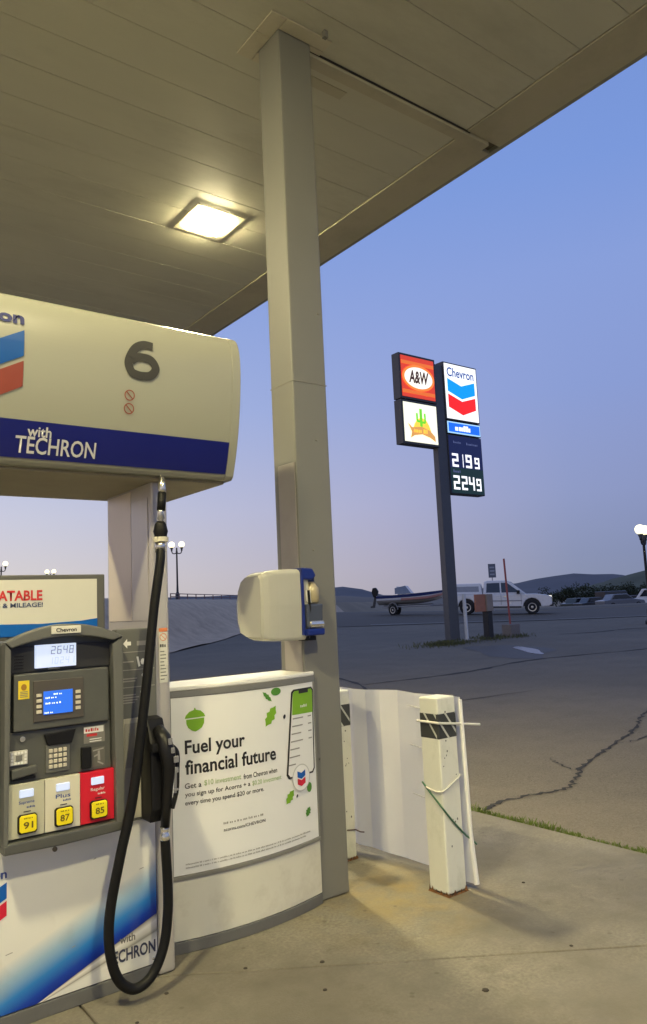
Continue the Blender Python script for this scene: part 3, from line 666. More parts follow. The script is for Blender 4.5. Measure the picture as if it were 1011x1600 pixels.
# ------------------------------------------------------------------ advert cabinet beside the dispenser
def arcY(x): return 3.69-.075*(1-((x-2.19)/.5)**2)
A = thing('advert_cabinet', 'low curved white cabinet with framed financial poster between dispenser and column', 'cabinet', (2.19, 3.84, 0))
AX0, AX1 = 1.70, 2.686
def curved(name, x0, x1, z0, z1, o, th, mat, par, bev=.003, n=18, kind=None):
    bm = BM(); F = []; Bk = []
    for i in range(n+1):
        x = x0+(x1-x0)*i/n; F.append((x, arcY(x)-o)); Bk.append((x, arcY(x)-o+th))
    prism(bm, F+Bk[::-1], z0, z1, XY)
    return obj(name, bm, mat, par, bevel=bev, seg=1)
curved('kick_plate', AX0, AX1, .0, .058, .0, .02, kick, A)
curved('lower_cladding', AX0, AX1, .060, .352, -.004, .02, mk('cladding_white', (.70, .68, .58), .4, var=.05, scale=3, dirt=.35, dirtcol=(.28, .23, .15), dscale=4), A)
frm = mk('poster_frame', (.27, .265, .24), .38, metal=.4, var=.06)
fr_ = curved('poster_backing', AX0+.02, AX1-.012, .356, 1.292, -.010, .016, frm, A)
curved('frame_rail', AX0+.01, AX1-.002, .352, .374, .006, .015, frm, fr_)
curved('frame_rail', AX0+.01, AX1-.002, 1.262, 1.296, .006, .015, frm, fr_)
curved('frame_rail', AX0+.02, AX0+.044, .3745, 1.2615, .004, .013, frm, fr_, n=2)
curved('frame_rail', AX1-.014, AX1-.002, .3745, 1.2615, .004, .013, frm, fr_, n=2)
bm = BM(); pts = [(AX0+(AX1-AX0)*i/18, arcY(AX0+(AX1-AX0)*i/18)-.004) for i in range(19)]
prism(bm, pts+[(2.633, 3.97), (AX0, 3.97)], 1.2965, 1.318, XY); obj('cap', bm, white, A, bevel=.004, seg=1)
obj('cabinet_core', bx(AX0, 2.632, 3.712, 3.965, .02, 1.295), white, A)
mp0 = lambda o: (lambda x, z: (x, arcY(x)-o, z))
po_ = decal('poster', rect(AX0+.046, AX1-.016, .376, 1.260), mp0(.0005), printwhite, fr_, .05)
q = mp0(.003); q2 = mp0(.0045); q3 = mp0(.006)
pk = mk('ink_charcoal', (.018, .018, .02), .5, var=.05)
text('poster_lettering', 'Fuel your', 1.812, 2.150, .948, 1.040, q, pk, A and po_, .022)
text('poster_lettering', 'financial future', 1.812, 2.352, .866, .940, q, pk, po_, .022)
gr = mk('ink_faint_green', (.42, .55, .30), .5); pk2 = mk('ink_soft_black', (.06, .06, .06), .5)
text('poster_lettering', 'Get a', 1.808, 1.895, .797, .824, q, pk2, po_, .01)
text('poster_lettering', '$10 investment', 1.91, 2.12, .797, .828, q, gr, po_, .01)
text('poster_lettering', 'from Chevron when', 2.135, 2.356, .797, .824, q, pk2, po_, .01)
text('poster_lettering', 'you sign up for Acorns + a', 1.808, 2.175, .750, .780, q, pk2, po_, .01)
text('poster_lettering', '$0.20 investment', 2.188, 2.385, .752, .780, q, gr, po_, .01)
text('poster_lettering', 'every time you spend $20 or more.', 1.808, 2.262, .708, .738, q, pk2, po_, .01)
marks('poster_line', 2.010, 2.258, .588, .600, q, inkline, po_)
text('poster_lettering', 'acorns.com/CHEVRON', 2.010, 2.264, .552, .569, q, pk2, po_, .01)
marks('poster_small_print', 1.805, 2.60, .422, .430, q, inkline, po_)
marks('poster_small_print', 1.805, 2.56, .405, .413, q, inkline, po_)
# acorn emblem
decal('acorn_cap', [(1.815, 1.150), (1.924, 1.153), (1.918, 1.168), (1.900, 1.185), (1.874, 1.192), (1.871, 1.202), (1.866, 1.202), (1.864, 1.192), (1.838, 1.183), (1.820, 1.165)], q, green, po_)
decal('acorn_nut', [(1.822, 1.144), (1.918, 1.147), (1.917, 1.120), (1.905, 1.098), (1.885, 1.086), (1.870, 1.080), (1.852, 1.086), (1.832, 1.102), (1.823, 1.122)], q, green, po_)
def leaf(cx, cz, L, w, rot, mat):
    P = []
    for k in range(9):
        t = k/8; P.append((L*(t-.5), w*math.sin(math.pi*t)**.8*(1+.22*(-1)**k)))
    P += [(a, -b) for a, b in P[-2:0:-1]]
    decal('printed_leaf', [(cx+a*math.cos(rot)-b*math.sin(rot), cz+a*math.sin(rot)+b*math.cos(rot)) for a, b in P], q, mat, po_)
leaf(2.325, 1.106, .13, .028, .95, green); leaf(2.305, 1.214, .085, .012, -.75, dgreen); leaf(2.445, .645, .09, .022, .85, green)
leaf(2.585, .535, .06, .018, 1.0, dgreen); leaf(2.424, 1.09, .03, .009, 1.2, ink); leaf(2.50, .640, .022, .006, 1.0, ink)
decal('printed_leaf', ell(2.368, 1.236, .036, .022, 14), q, dgreen, po_); decal('printed_leaf', ell(2.602, .668, .021, .028, 14), q, dgreen, po_)
# phone
phd = decal('printed_phone', [(2.440, .742), (2.64, .742), (2.657, .765), (2.668, 1.215), (2.655, 1.232), (2.50, 1.232), (2.482, 1.218), (2.424, .765)], q, ink, po_)
decal('printed_phone_screen', [(2.452, .752), (2.632, .752), (2.646, .77), (2.657, 1.210), (2.648, 1.222), (2.508, 1.222), (2.493, 1.210), (2.437, .77)], q2, printwhite, po_)
decal('printed_phone_header', [(2.4815, 1.09), (2.6545, 1.086), (2.6575, 1.210), (2.648, 1.2225), (2.508, 1.2225), (2.493, 1.210)], q3, green, po_)
q4 = mp0(.0075)
decal('printed_phone_notch', rect(2.54, 2.62, 1.205, 1.223), q4, ink, po_)
marks('phone_line', 2.55, 2.61, 1.125, 1.14, q4, inkwhite, po_)
for k in range(7):
    z = 1.065-k*.042
    decal('phone_line', rect(2.485-k*.007, 2.485-k*.007+random.uniform(.05, .1), z, z+.007), q3, inkline, po_)
    if k < 4: decal('phone_line', rect(2.61, 2.64, z, z+.007), q3, inkline, po_)
decal('phone_badge_ring', ell(2.535, .735, .072, .076), mp0(.007), mk('badge_ring', (.55, .55, .54), .4), po_)
decal('phone_badge', ell(2.535, .735, .066, .070), q4, mk('badge_white', (.84, .84, .83), .4), po_)
q5 = mp0(.009)
chevron_logo(q5, 2.503, 2.567, .775, .742, .735, .702, .014, po_, mk('print_blue', (0, 0, 0)), mk('print_red', (0, 0, 0)))

# ------------------------------------------------------------------ windshield service unit on the column
U = thing('towel_dispenser', 'cream and blue squeegee and paper towel unit mounted on the grey column', 'dispenser', (2.56, 3.75, 1.5))
hc = mk('housing_cream', (.43, .425, .37), .42, var=.04, dirt=.12, dirtcol=(.25, .23, .18))
pf = [(3.615, 1.53), (3.62, 1.512), (3.80, 1.512), (3.88, 1.54), (3.915, 1.62), (3.92, 1.74), (3.90, 1.83), (3.86, 1.895), (3.80, 1.925), (3.63, 1.928), (3.612, 1.905), (3.608, 1.72)]
bm = BM(); R_ = []
for x, k in ((2.612, 1), (2.50, 1), (2.40, .985), (2.345, .95), (2.31, .885), (2.292, .80)):      # drum bulging out from the column
    R_.append([bm.verts.new((x, 3.76+(y-3.76)*k, 1.71+(z-1.71)*k)) for y, z in pf])
for i in range(len(R_)-1):
    for k in range(len(pf)): bm.faces.new((R_[i][k], R_[i][(k+1) % len(pf)], R_[i+1][(k+1) % len(pf)], R_[i+1][k]))
bm.faces.new(R_[0]); bm.faces.new(R_[-1][::-1])
obj('housing', bm, hc, U, bevel=.008, seg=2)
ubl = mk('unit_blue', (.008, .022, .18), .35)
obj('side_panel', bx(2.560, 2.575, 3.595, 3.72, 1.54, 1.915), ubl, U, bevel=.004)
obj('back_plate', bx(2.578, 2.702, 3.66, 3.704, 1.535, 1.90), mk('unit_navy', (.012, .02, .07), .4), U, bevel=.008)
obj('top_cap', prism(BM(), [(2.555, 1.935), (2.64, 1.93), (2.665, 1.885), (2.63, 1.86), (2.575, 1.865)], 3.59, 3.70, XZ), ubl, U, bevel=.01)
obj('bottom_tray', bx(2.578, 2.703, 3.575, 3.70, 1.535, 1.575), ubl, U, bevel=.01)
obj('squeegee_bucket', prism(BM(), [(2.585, 1.578), (2.695, 1.578), (2.703, 1.72), (2.58, 1.72)], 3.585, 3.68, XZ), mk('bucket_smoke', (.06, .07, .10), .2), U, bevel=.012)
obj('bottle', lathe(BM(), [(.03, 0), (.042, .01), (.044, .05), (.044, .09), (.028, .11), (.016, .13)], (2.655, 3.63, 1.722), 14), mk('bottle_amber', (.42, .36, .22), .25), U, smooth=True)
obj('paper_towel', prism(BM(), [(2.59, 1.80), (2.635, 1.80), (2.64, 1.735), (2.61, 1.72), (2.592, 1.74)], 3.60, 3.604, XZ), inkwhite, U)
obj('squeegee_handle', tube(BM(), [(2.612, 3.60, 1.58), (2.607, 3.59, 1.70), (2.60, 3.587, 1.80)], .008, 8), black, U)
obj('roller', lathe(BM(), [(.015, -.05), (.02, -.045), (.02, .045), (.015, .05)], (2.645, 3.585, 1.60), 12, 'X'), chrome, U)
obj('foot_bracket', bx(2.59, 2.66, 3.61, 3.70, 1.505, 1.532), blackgloss, U, bevel=.004)

# ------------------------------------------------------------------ bollards and plastic sheet
bolm = mk('bollard_paint', (.76, .76, .67), .5, var=.06, scale=4, dirt=.7, dirtcol=(.36, .38, .28), dscale=4, bump=.35, bscale=14, stretch=(1, 1, .6))
rust = mk('rust', (.17, .075, .025), .9, var=.5, scale=30, bump=.5, bscale=60)
tape = mk('tape_black', (.045, .048, .045), .5, var=.1); tapew = mk('tape_pale', (.55, .56, .50), .5)
def bollard(x0, x1, y0, y1, zt, label):
    t = thing('bollard', label, 'bollard', ((x0+x1)/2, (y0+y1)/2, 0), group='white square bollards')
    obj('post', bx(x0, x1, y0, y1, .012, zt), bolm, t, bevel=.014, seg=3)
    z0, z1 = zt-.245, zt-.09; e = .002
    tb = obj('tape_band', bx(x0-e, x1+e, y0-e, y1+e, z0, z1), tape, t, bevel=.014, seg=3)
    for k in range(5):                                # pale diagonal bars wrapped over the two visible faces
        bm = BM(); w = .010
        a = -.12+k*.085
        for face in (0, 1):
            P = []
            for zz, off in ((z1-.002, 0), (z1-.002, w*1.6), (z0+.002, .11+w*1.6), (z0+.002, .11)):
                P.append((a+off, zz))
            L0, L1 = (-(y1-y0)+.012, -.012) if face == 0 else (.012, (x1-x0)-.012)
            P = clip([(p, z) for p, z in P], 1, 0, L1); P = clip(P, -1, 0, -L0) if P else P
            if len(P) > 2:
                vs = [bm.verts.new((x0-e*2, y0-p, z) if face == 0 else (x0+p, y0-e*2, z)) for p, z in P]
                bm.faces.new(vs)
        if bm.faces: obj('tape_bar', bm, tapew, tb)
        else: bm.free()
    bm = BM(); N = 84; per = []
    for i in range(N):
        f = i/N*4; k = int(f); g = f-k
        c = [(x0, y0), (x1, y0), (x1, y1), (x0, y1)]; p, q_ = c[k], c[(k+1) % 4]
        per.append((p[0]+(q_[0]-p[0])*g, p[1]+(q_[1]-p[1])*g))
    cx, cy = (x0+x1)/2, (y0+y1)/2
    lo_ = [bm.verts.new((cx+(x-cx)*1.09, cy+(y-cy)*1.09, .001)) for x, y in per]
    hi_ = [bm.verts.new((cx+(x-cx)*1.025, cy+(y-cy)*1.025, random.choice((.006, .01, .014, .02, .03))*random.uniform(.6, 1.3))) for x, y in per]
    for i in range(N): bm.faces.new((lo_[i], lo_[(i+1) % N], hi_[(i+1) % N], hi_[i]))
    obj('rusty_foot', bm, rust, t)
    for k in range(14):
        z = random.uniform(.08, zt-.05); x = random.uniform(x0+.02, x1-.02)
        obj('chip', prism(BM(), ell(x, z, random.uniform(.003, .006), random.uniform(.003, .008), 7), y0-.0012, y0+.001, XZ), inkgrey, t)
    return t
bollard(3.262, 3.418, 3.247, 3.402, 1.128, 'square white bollard with black striped tape and a rusty foot, cords tied round it')
bollard(3.165, 3.318, 4.145, 4.295, 1.12, 'square white bollard half hidden behind the grey column')
plas = bpy.data.materials.new('corrugated_plastic'); plas.use_nodes = True
b_ = plas.node_tree.nodes['Principled BSDF']; b_.inputs['Base Color'].default_value = (.78, .75, .71, 1); b_.inputs['Roughness'].default_value = .38
n_ = plas.node_tree.nodes.new('ShaderNodeTexNoise'); n_.inputs['Scale'].default_value = 3; n_.inputs['Detail'].default_value = 8
mx_ = plas.node_tree.nodes.new('ShaderNodeMix'); mx_.data_type = 'RGBA'; mx_.inputs[6].default_value = (.84, .82, .79, 1); mx_.inputs[7].default_value = (.90, .89, .87, 1)
plas.node_tree.links.new(n_.outputs['Fac'], mx_.inputs[0]); plas.node_tree.links.new(mx_.outputs[2], b_.inputs['Base Color'])
T = thing('plastic_guard', 'bent white plastic sheet tied upright behind the two bollards', 'barrier', (3.47, 3.85, 0))
path = [(3.36, 4.46), (3.41, 4.34), (3.418, 4.235), (3.452, 4.135), (3.455, 3.99), (3.497, 3.85), (3.488, 3.67), (3.497, 3.50), (3.455, 3.34), (3.455, 3.245)]
bm = BM(); zs = [0, .25, .5, .75, 1]; g = []
for i, (x, y) in enumerate(path):
    row = []
    z0 = .035+.03*sst(i, 5, 0); zt = 1.112+.006*math.sin(i*1.7)
    for t in zs:
        fl = .0
        if i == len(path)-1: fl = -.005
        lean = .012*math.sin(i*2.1)*(1-t)
        row.append((x+lean, y+fl-.012*(1-t)*(i == len(path)-1), z0+(zt-z0)*t))
    g.append(row)
F_ = [[bm.verts.new(p) for p in r] for r in g]
for i in range(len(g)-1):
    for k in range(4): bm.faces.new((F_[i][k], F_[i+1][k], F_[i+1][k+1], F_[i][k+1]))
bmesh.ops.solidify(bm, geom=bm.faces[:], thickness=.005)
obj('sheet', bm, plas, T)
obj('end_strip', tube(BM(), [(3.452, 3.238, 1.10), (3.452, 3.228, .62), (3.46, 3.232, .33), (3.475, 3.222, .03)], [.012, .014, .014, .017], 8), plas, T)
for z, sg in ((.78, 1), (.62, -1), (.47, 1), (.86, -1), (1.03, 1)):
    obj('crease', tube(BM(), [(3.468, 3.62+.1*sg, z), (3.470, 3.46, z-.03*sg)], .0022, 5), mk('crease_grey', (.42, .40, .37), .6), T)
tie = mk('tie_white', (.68, .67, .60), .45)
tag(obj('straw_rod', tube(BM(), [(3.248, 3.41, .985), (3.25, 3.236, .985), (3.44, 3.236, .958), (3.60, 3.225, .935)], .0075, 8), tie), 'thin white rod tied across the striped tape of the bollard', 'rod')
tag(obj('green_cord', tube(BM(), [(3.256, 3.405, .625), (3.256, 3.35, .578), (3.254, 3.241, .495), (3.33, 3.240, .41), (3.43, 3.238, .31), (3.475, 3.228, .275), (3.50, 3.225, .25)], .0052, 8), mk('cord_green', (.04, .14, .07), .5)), 'dark green cord slanting down across the white bollard', 'cord')
tag(obj('white_cord', tube(BM(), catmull([(3.256, 3.38, .60), (3.255, 3.30, .585), (3.258, 3.243, .592), (3.32, 3.240, .615), (3.40, 3.240, .652), (3.44, 3.27, .66)], 4), .0052, 8), tie), 'loose white cord tied round the middle of the bollard', 'cord')
tag(obj('wire_twist', tube(BM(), [(3.24, 4.14, .20), (3.31, 4.137, .19), (3.345, 4.13, .17), (3.37, 4.12, .165)], .004, 6), mk('wire_rust', (.10, .05, .03), .7)), 'short rusty wire twisted near the foot of the half hidden bollard', 'wire')

# ------------------------------------------------------------------ roadside pole sign
zg = hz(24.7, (18.25*RX+17.2*RY))
SG = thing('pole_sign', 'tall lit roadside sign with fuel prices and brand panels on a dark steel pole', 'sign', (18.24, 17.24, zg))
polem = mk('pole_grey', (.085, .085, .088), .5, var=.1, dirt=.2)
obj('pole', bx(18.01, 18.47, 17.12, 17.36, zg-.1, 9.72), polem, SG, bevel=.02)
boxm = mk('sign_box_dark', (.06, .056, .052), .5)
def sbox(x0, x1, z0, z1, face, f0):
    b = obj('sign_cabinet', bx(x0, x1, 17.085, 17.42, z0, z1), boxm, SG, bevel=.015)
    f = obj('sign_face', bx(x0+f0, x1-f0, 17.074, 17.084, z0+f0, z1-f0), face, b); return f
SY = lambda o: (lambda x, z: (x, 17.073-o, z))
s0, s1, s2, s3 = SY(.006), SY(.014), SY(.022), SY(.030)
f = sbox(16.40, 18.07, 8.30, 9.84, em('sign_red', (.62, .045, .015), 1.0), .08)
for z0, z1 in ((9.48, 9.60), (8.50, 8.62)): decal('sign_stripe', rect(16.49, 17.98, z0, z1), s0, em('sign_orange_red', (.80, .16, .02), .9), f, 2)
decal('sign_oval', ell(17.235, 9.06, .74, .44, 40), s1, em('sign_orange', (.95, .22, .03), 1.0), f, 5)
decal('sign_oval', ell(17.235, 9.06, .64, .36, 40), s2, em('sign_cream_white', (1.0, .95, .80), 1.05), f, 5)
text('sign_lettering', 'A&W', 16.78, 17.70, 8.86, 9.30, s3, em('sign_brown', (.075, .03, .015), .6), f, .035, .15)
f = sbox(16.40, 18.07, 6.80, 8.27, em('sign_warm_white', (1.0, .97, .72), 1.0), .08)
yel = em('sign_yellow', (1.0, .62, .06), 1.0); grn = em('sign_green', (.16, .62, .02), 1.0); org = em('sign_tan', (.72, .34, .08), .9)
decal('sign_hill', [(16.85, 7.30), (17.70, 7.25), (17.60, 7.5), (17.48, 7.66), (17.25, 7.74), (17.05, 7.64), (16.93, 7.48)], s0, yel, f, 5)
for pts in (rect(17.18, 17.30, 7.42, 8.02), rect(17.02, 17.10, 7.58, 7.86), rect(17.38, 17.46, 7.56, 7.88), rect(17.05, 17.2, 7.55, 7.63), rect(17.28, 17.43, 7.53, 7.61)): decal('sign_cactus', pts, SY(.010+.001*len(f.children)), grn, f, 5)
decal('sign_ribbon', [(16.62, 7.50), (16.80, 7.36), (17.25, 7.42), (17.62, 7.32), (17.84, 7.14), (17.86, 6.96), (17.60, 7.08), (17.25, 7.16), (16.90, 7.10), (16.72, 7.0), (16.78, 7.2)], SY(.020), org, f, 5)
marks('sign_script', 16.88, 17.56, 7.20, 7.33, s3, yel, f, 2)
f = sbox(18.47, 20.17, 7.83, 9.87, em('sign_white', (1.0, 1.0, .95), 1.05), .05)
sb = em('sign_blue', (.0, .30, .95), 1.0); sr = em('sign_bright_red', (.90, .012, .008), 1.0)
text('sign_lettering', 'Chevron', 18.62, 19.98, 9.37, 9.70, s0, em('sign_navy', (.03, .09, .30), .7), f, .02)
xm = 19.31
decal('chevron_mark', [(18.62, 9.30), (18.62, 8.84), (xm, 8.62), (20.0, 8.84), (20.0, 9.30), (xm, 9.09)], s0, sb, f, 5)
decal('chevron_mark', [(18.62, 8.75), (18.62, 8.28), (xm, 8.05), (20.0, 8.30), (20.0, 8.74), (xm, 8.54)], s0, sr, f, 5)
f = sbox(18.47, 20.17, 7.34, 7.80, em('sign_pale_blue', (.45, .75, 1.0), .9), .03)
decal('sign_panel', rect(18.54, 20.10, 7.41, 7.73), s0, em('sign_mid_blue', (.01, .14, .70), 1.0), f, 5)
marks('sign_script', 18.85, 19.75, 7.47, 7.67, s1, em('sign_white', (1, 1, 1)), f, 4, .8, .25)
f = sbox(18.47, 20.17, 5.27, 7.31, em('sign_night_blue', (.006, .010, .055), .8), .03)
decal('sign_panel', rect(18.50, 20.14, 5.30, 6.17), s0, em('sign_night_green', (.008, .03, .025), .6), f, 5)
dg = em('sign_digit', (1.0, 1.0, 1.0), 1.15); fnt = em('sign_faint', (.10, .12, .24), .7)
def price(z0, z1, chs):
    for x, w, ch, sc in chs: seg_digit('price_digit', ch, x, x+w, z0 if sc == 1 else z0+(z1-z0)*.0, z1 if sc == 1 else z0+(z1-z0)*sc, s1, dg, f, .26 if w > .2 else .34)
price(6.20, 6.66, [(18.60, .30, '2', 1), (19.05, .10, '1', 1), (19.27, .30, '9', 1), (19.72, .24, '9', .85)])
price(5.42, 5.90, [(18.60, .30, '2', 1), (19.0, .28, '2', 1), (19.36, .28, '4', 1), (19.74, .24, '9', .9)])
marks('sign_line', 18.70, 19.10, 7.02, 7.10, s1, fnt, f); marks('sign_line', 19.35, 19.95, 7.0, 7.09, s1, fnt, f)
marks('sign_line', 18.62, 19.0, 6.0, 6.10, s1, fnt, f)
obj('base_pad', bx(17.75, 19.15, 16.85, 17.6, zg-.2, zg+.06), conc, SG, bevel=.02)
# furniture round the sign foot
def gz(x, y): s, u = us(x, y); return hz(s, u)
tag(obj('marker_post', tube(BM(), [(18.66, 17.0, gz(18.66, 17)+.05), (18.64, 17.0, gz(18.66, 17)+1.55)], .06, 8), mk('post_white', (.62, .62, .62), .5)), 'thin white post standing against the foot of the sign pole', 'post')
t = thing('notice_post', 'squat dark post with an orange notice board and pale cap', 'post', (19.85, 17.1, gz(19.85, 17.1)))
zz = gz(19.85, 17.1)
obj('post', bx(19.74, 19.98, 16.98, 17.22, zz-.05, zz+.92), mk('post_dark', (.03, .028, .026), .7), t, bevel=.02)
obj('cap_box', bx(19.70, 20.02, 16.95, 17.25, zz+.92, zz+1.5), mk('cap_tan', (.30, .24, .19), .7, dirt=.3), t, bevel=.02)
obj('notice_board', bx(19.18, 19.69, 17.0, 17.05, zz+.92, zz+1.5), mk('notice_orange', (.40, .16, .09), .6, dirt=.3, dscale=4), t, bevel=.008)
t = thing('red_marker', 'slender red marker rod on a pale concrete foot', 'marker', (21.0, 17.1, gz(21, 17.1))); zz = gz(21, 17.1)
obj('rod', tube(BM(), [(21.03, 17.1, zz), (20.93, 17.1, zz+2.7)], .034, 8), mk('rod_red', (.34, .08, .07), .5), t)
obj('foot', bx(20.78, 21.28, 16.9, 17.3, zz-.05, zz+.42), mk('foot_conc', (.20, .17, .15), .85, dirt=.3), t, bevel=.03)
# puddle with damp asphalt round it
pz = gz(17.0, 13.3)
def blob(cx, cy, rx, ry, n, amp, z):
    bm = BM(); vs = []
    for k in range(n):
        a = 2*math.pi*k/n; r = 1+amp*math.sin(3*a+1)+amp*.7*math.sin(5*a+2)+random.uniform(-amp, amp)*.4
        u, s = rx*r*math.cos(a), ry*r*math.sin(a); x, y = cx+u*RX+s*FX, cy+u*RY+s*FY
        vs.append(bm.verts.new((x, y, gz(x, y)+z)))
    bm.faces.new(vs); return bm
damp = mk('damp_asphalt', (.075, .062, .045), .6, var=.25, scale=30, bump=.3, bscale=90)
o_ = obj('damp_patch', blob(16.6, 13.6, 1.0, 2.2, 40, .14, -.009), damp); o_['kind'] = 'structure'
o_ = obj('puddle', blob(16.95, 13.25, .22, 1.3, 36, .10, -.003), mk('puddle_water', (.05, .052, .07), .22, spec=.6, var=.05)); o_['kind'] = 'structure'

# ------------------------------------------------------------------ vegetation at edges (uncountable)
grassm = mk('grass', (.11, .16, .02), .8, var=.35, scale=8)
def blades(bm, x, y, z, h, w):
    a = random.uniform(0, 6.28); dx, dy = math.cos(a)*w, math.sin(a)*w; l = random.uniform(0, 6.28); lx, ly = math.cos(l)*h*.5, math.sin(l)*h*.5
    v = [bm.verts.new(p) for p in ((x-dx, y-dy, z), (x+dx, y+dy, z), (x+lx*.4+dx*.5, y+ly*.4+dy*.5, z+h*.65), (x+lx, y+ly, z+h))]
    bm.faces.new((v[0], v[1], v[2])); bm.faces.new((v[0], v[2], v[3]))
bm = BM()
for k in range(7000):
    y = random.uniform(-1, 9); c_ = .5+.5*math.sin(y*2.3)*math.sin(y*5.1+1)
    w = .018+.028*c_
    x = 4.745+random.gauss(0, w); 
    if x < 4.722: x = 4.722+random.random()*.02
    blades(bm, x, y, -.014, random.uniform(.012, .04)*(.6+.8*c_), .004)
tag(obj('edge_grass', bm, grassm), 'low green weeds sprouting along the edge of the concrete pad', 'grass', kind='stuff')
bm = BM()
for k in range(1100):
    a = random.uniform(0, 6.28); r = abs(random.gauss(0, .45)); x, y = 18.0+r*math.cos(a)*1.6-.5, 16.85+r*math.sin(a)*.8
    blades(bm, x, y, gz(x, y)-.01, random.uniform(.04, .16), .012)
for k in range(700):
    x, y = random.uniform(19.2, 21.6), 17.1+random.gauss(0, .35); blades(bm, x, y, gz(x, y)-.01, random.uniform(.03, .14), .012)
tag(obj('weed_tufts', bm, mk('weeds', (.09, .095, .035), .9, var=.3)), 'dull weeds tufted round the foot of the pole sign', 'weeds', kind='stuff')

# ------------------------------------------------------------------ crumbs on the concrete
for k, (x, y, r) in enumerate(((2.62, 2.42, .018), (1.94, 3.32, .012), (3.25, 2.42, .011), (2.1, 2.9, .012), (1.55, 3.36, .012), (3.75, 3.1, .012), (4.05, 2.15, .016), (1.35, 3.22, .010), (2.25, 3.12, .014))):
    tag(obj('dirt_clod', lathe(BM(), [(r*.9, .0), (r*.8, r*.25), (r*.3, r*.4)], (x, y, .0005), 7), mk('clod', (.05, .04, .03), .9)), 'small dark crumb of dirt lying on the concrete pad', 'dirt', group='crumbs scattered on the pad')

# ------------------------------------------------------------------ street lamps
globe = em('lamp_globe', (1.0, .88, .55), 1.7); iron = mk('lamp_iron', (.018, .018, .02), .5)
def street_lamp(loc, rz, label):
    t = thing('street_lamp', label, 'street lamp', loc, rz, 'two globed street lamps')
    prof_ = [(.22, 0), (.22, .12), (.15, .2), (.14, .55), (.10, .62), (.075, .7), (.06, 1.2), (.05, 3.2), (.07, 3.24), (.05, 3.3), (.05, 3.5)]
    obj('post', lathe(BM(), prof_, (0, 0, 0), 10), iron, t, local=True, smooth=True)
    for s in (-1, 1):
        bm = tube(BM(), catmull([(0, 0, 3.2), (s*.13, 0, 3.12), (s*.27, 0, 3.16), (s*.32, 0, 3.30)], 5), .032, 8)
        lathe(bm, [(.04, 3.28), (.06, 3.32), (.05, 3.36), (.11, 3.52)], (s*.32, 0, 0), 10)
        ar = obj('arm', bm, iron, t, local=True, smooth=True)
        bm = BM(); bmesh.ops.create_uvsphere(bm, u_segments=14, v_segments=10, radius=.2, matrix=Matrix.Translation((s*.32, 0, 3.70)))
        obj('globe', bm, globe, ar, local=True, smooth=True)
    return t
def at(px, s):                                       # world point on the ground seen in that direction
    u = (px-505.5)/1166*s; return su(s, u), hz(s, u)
for px, s, rz, lb in ((273, 47.5, -YAW, 'twin globe street lamp on the bank behind the fuel hose'), (1003, 29.6, -YAW+.9, 'twin globe street lamp by the road to the right of the truck'),
                      (75, 69, -YAW, 'twin globe street lamp peeping over the middle of the pump topper'), (-2, 57, -YAW, 'twin globe street lamp seen over the left of the pump topper')):
    (x, y), z = at(px, s); street_lamp((x, y, z), rz, lb)
# pipe fence on the bank
fen = mk('fence_pipe', (.20, .12, .11), .6)
fp = []
for k in range(17):
    px = 262+k*13.2; s = (3.8+3.6+38/6.1)/(1/6.1-(px-505.5)/1166); u = (px-505.5)/1166*s
    x, y = su(s, u); fp.append((x, y, hz(s, u)+.03))
Fn = thing('pipe_fence', 'low reddish pipe fence along the top of the gravel bank', 'fence', fp[0])
for p in fp: obj('fence_post', tube(BM(), [p, (p[0], p[1], p[2]+.30)], .03, 6), fen, Fn)
for h in (.14, .285): obj('rail', tube(BM(), [(p[0], p[1], p[2]+h) for p in fp], .022, 6), fen, Fn)

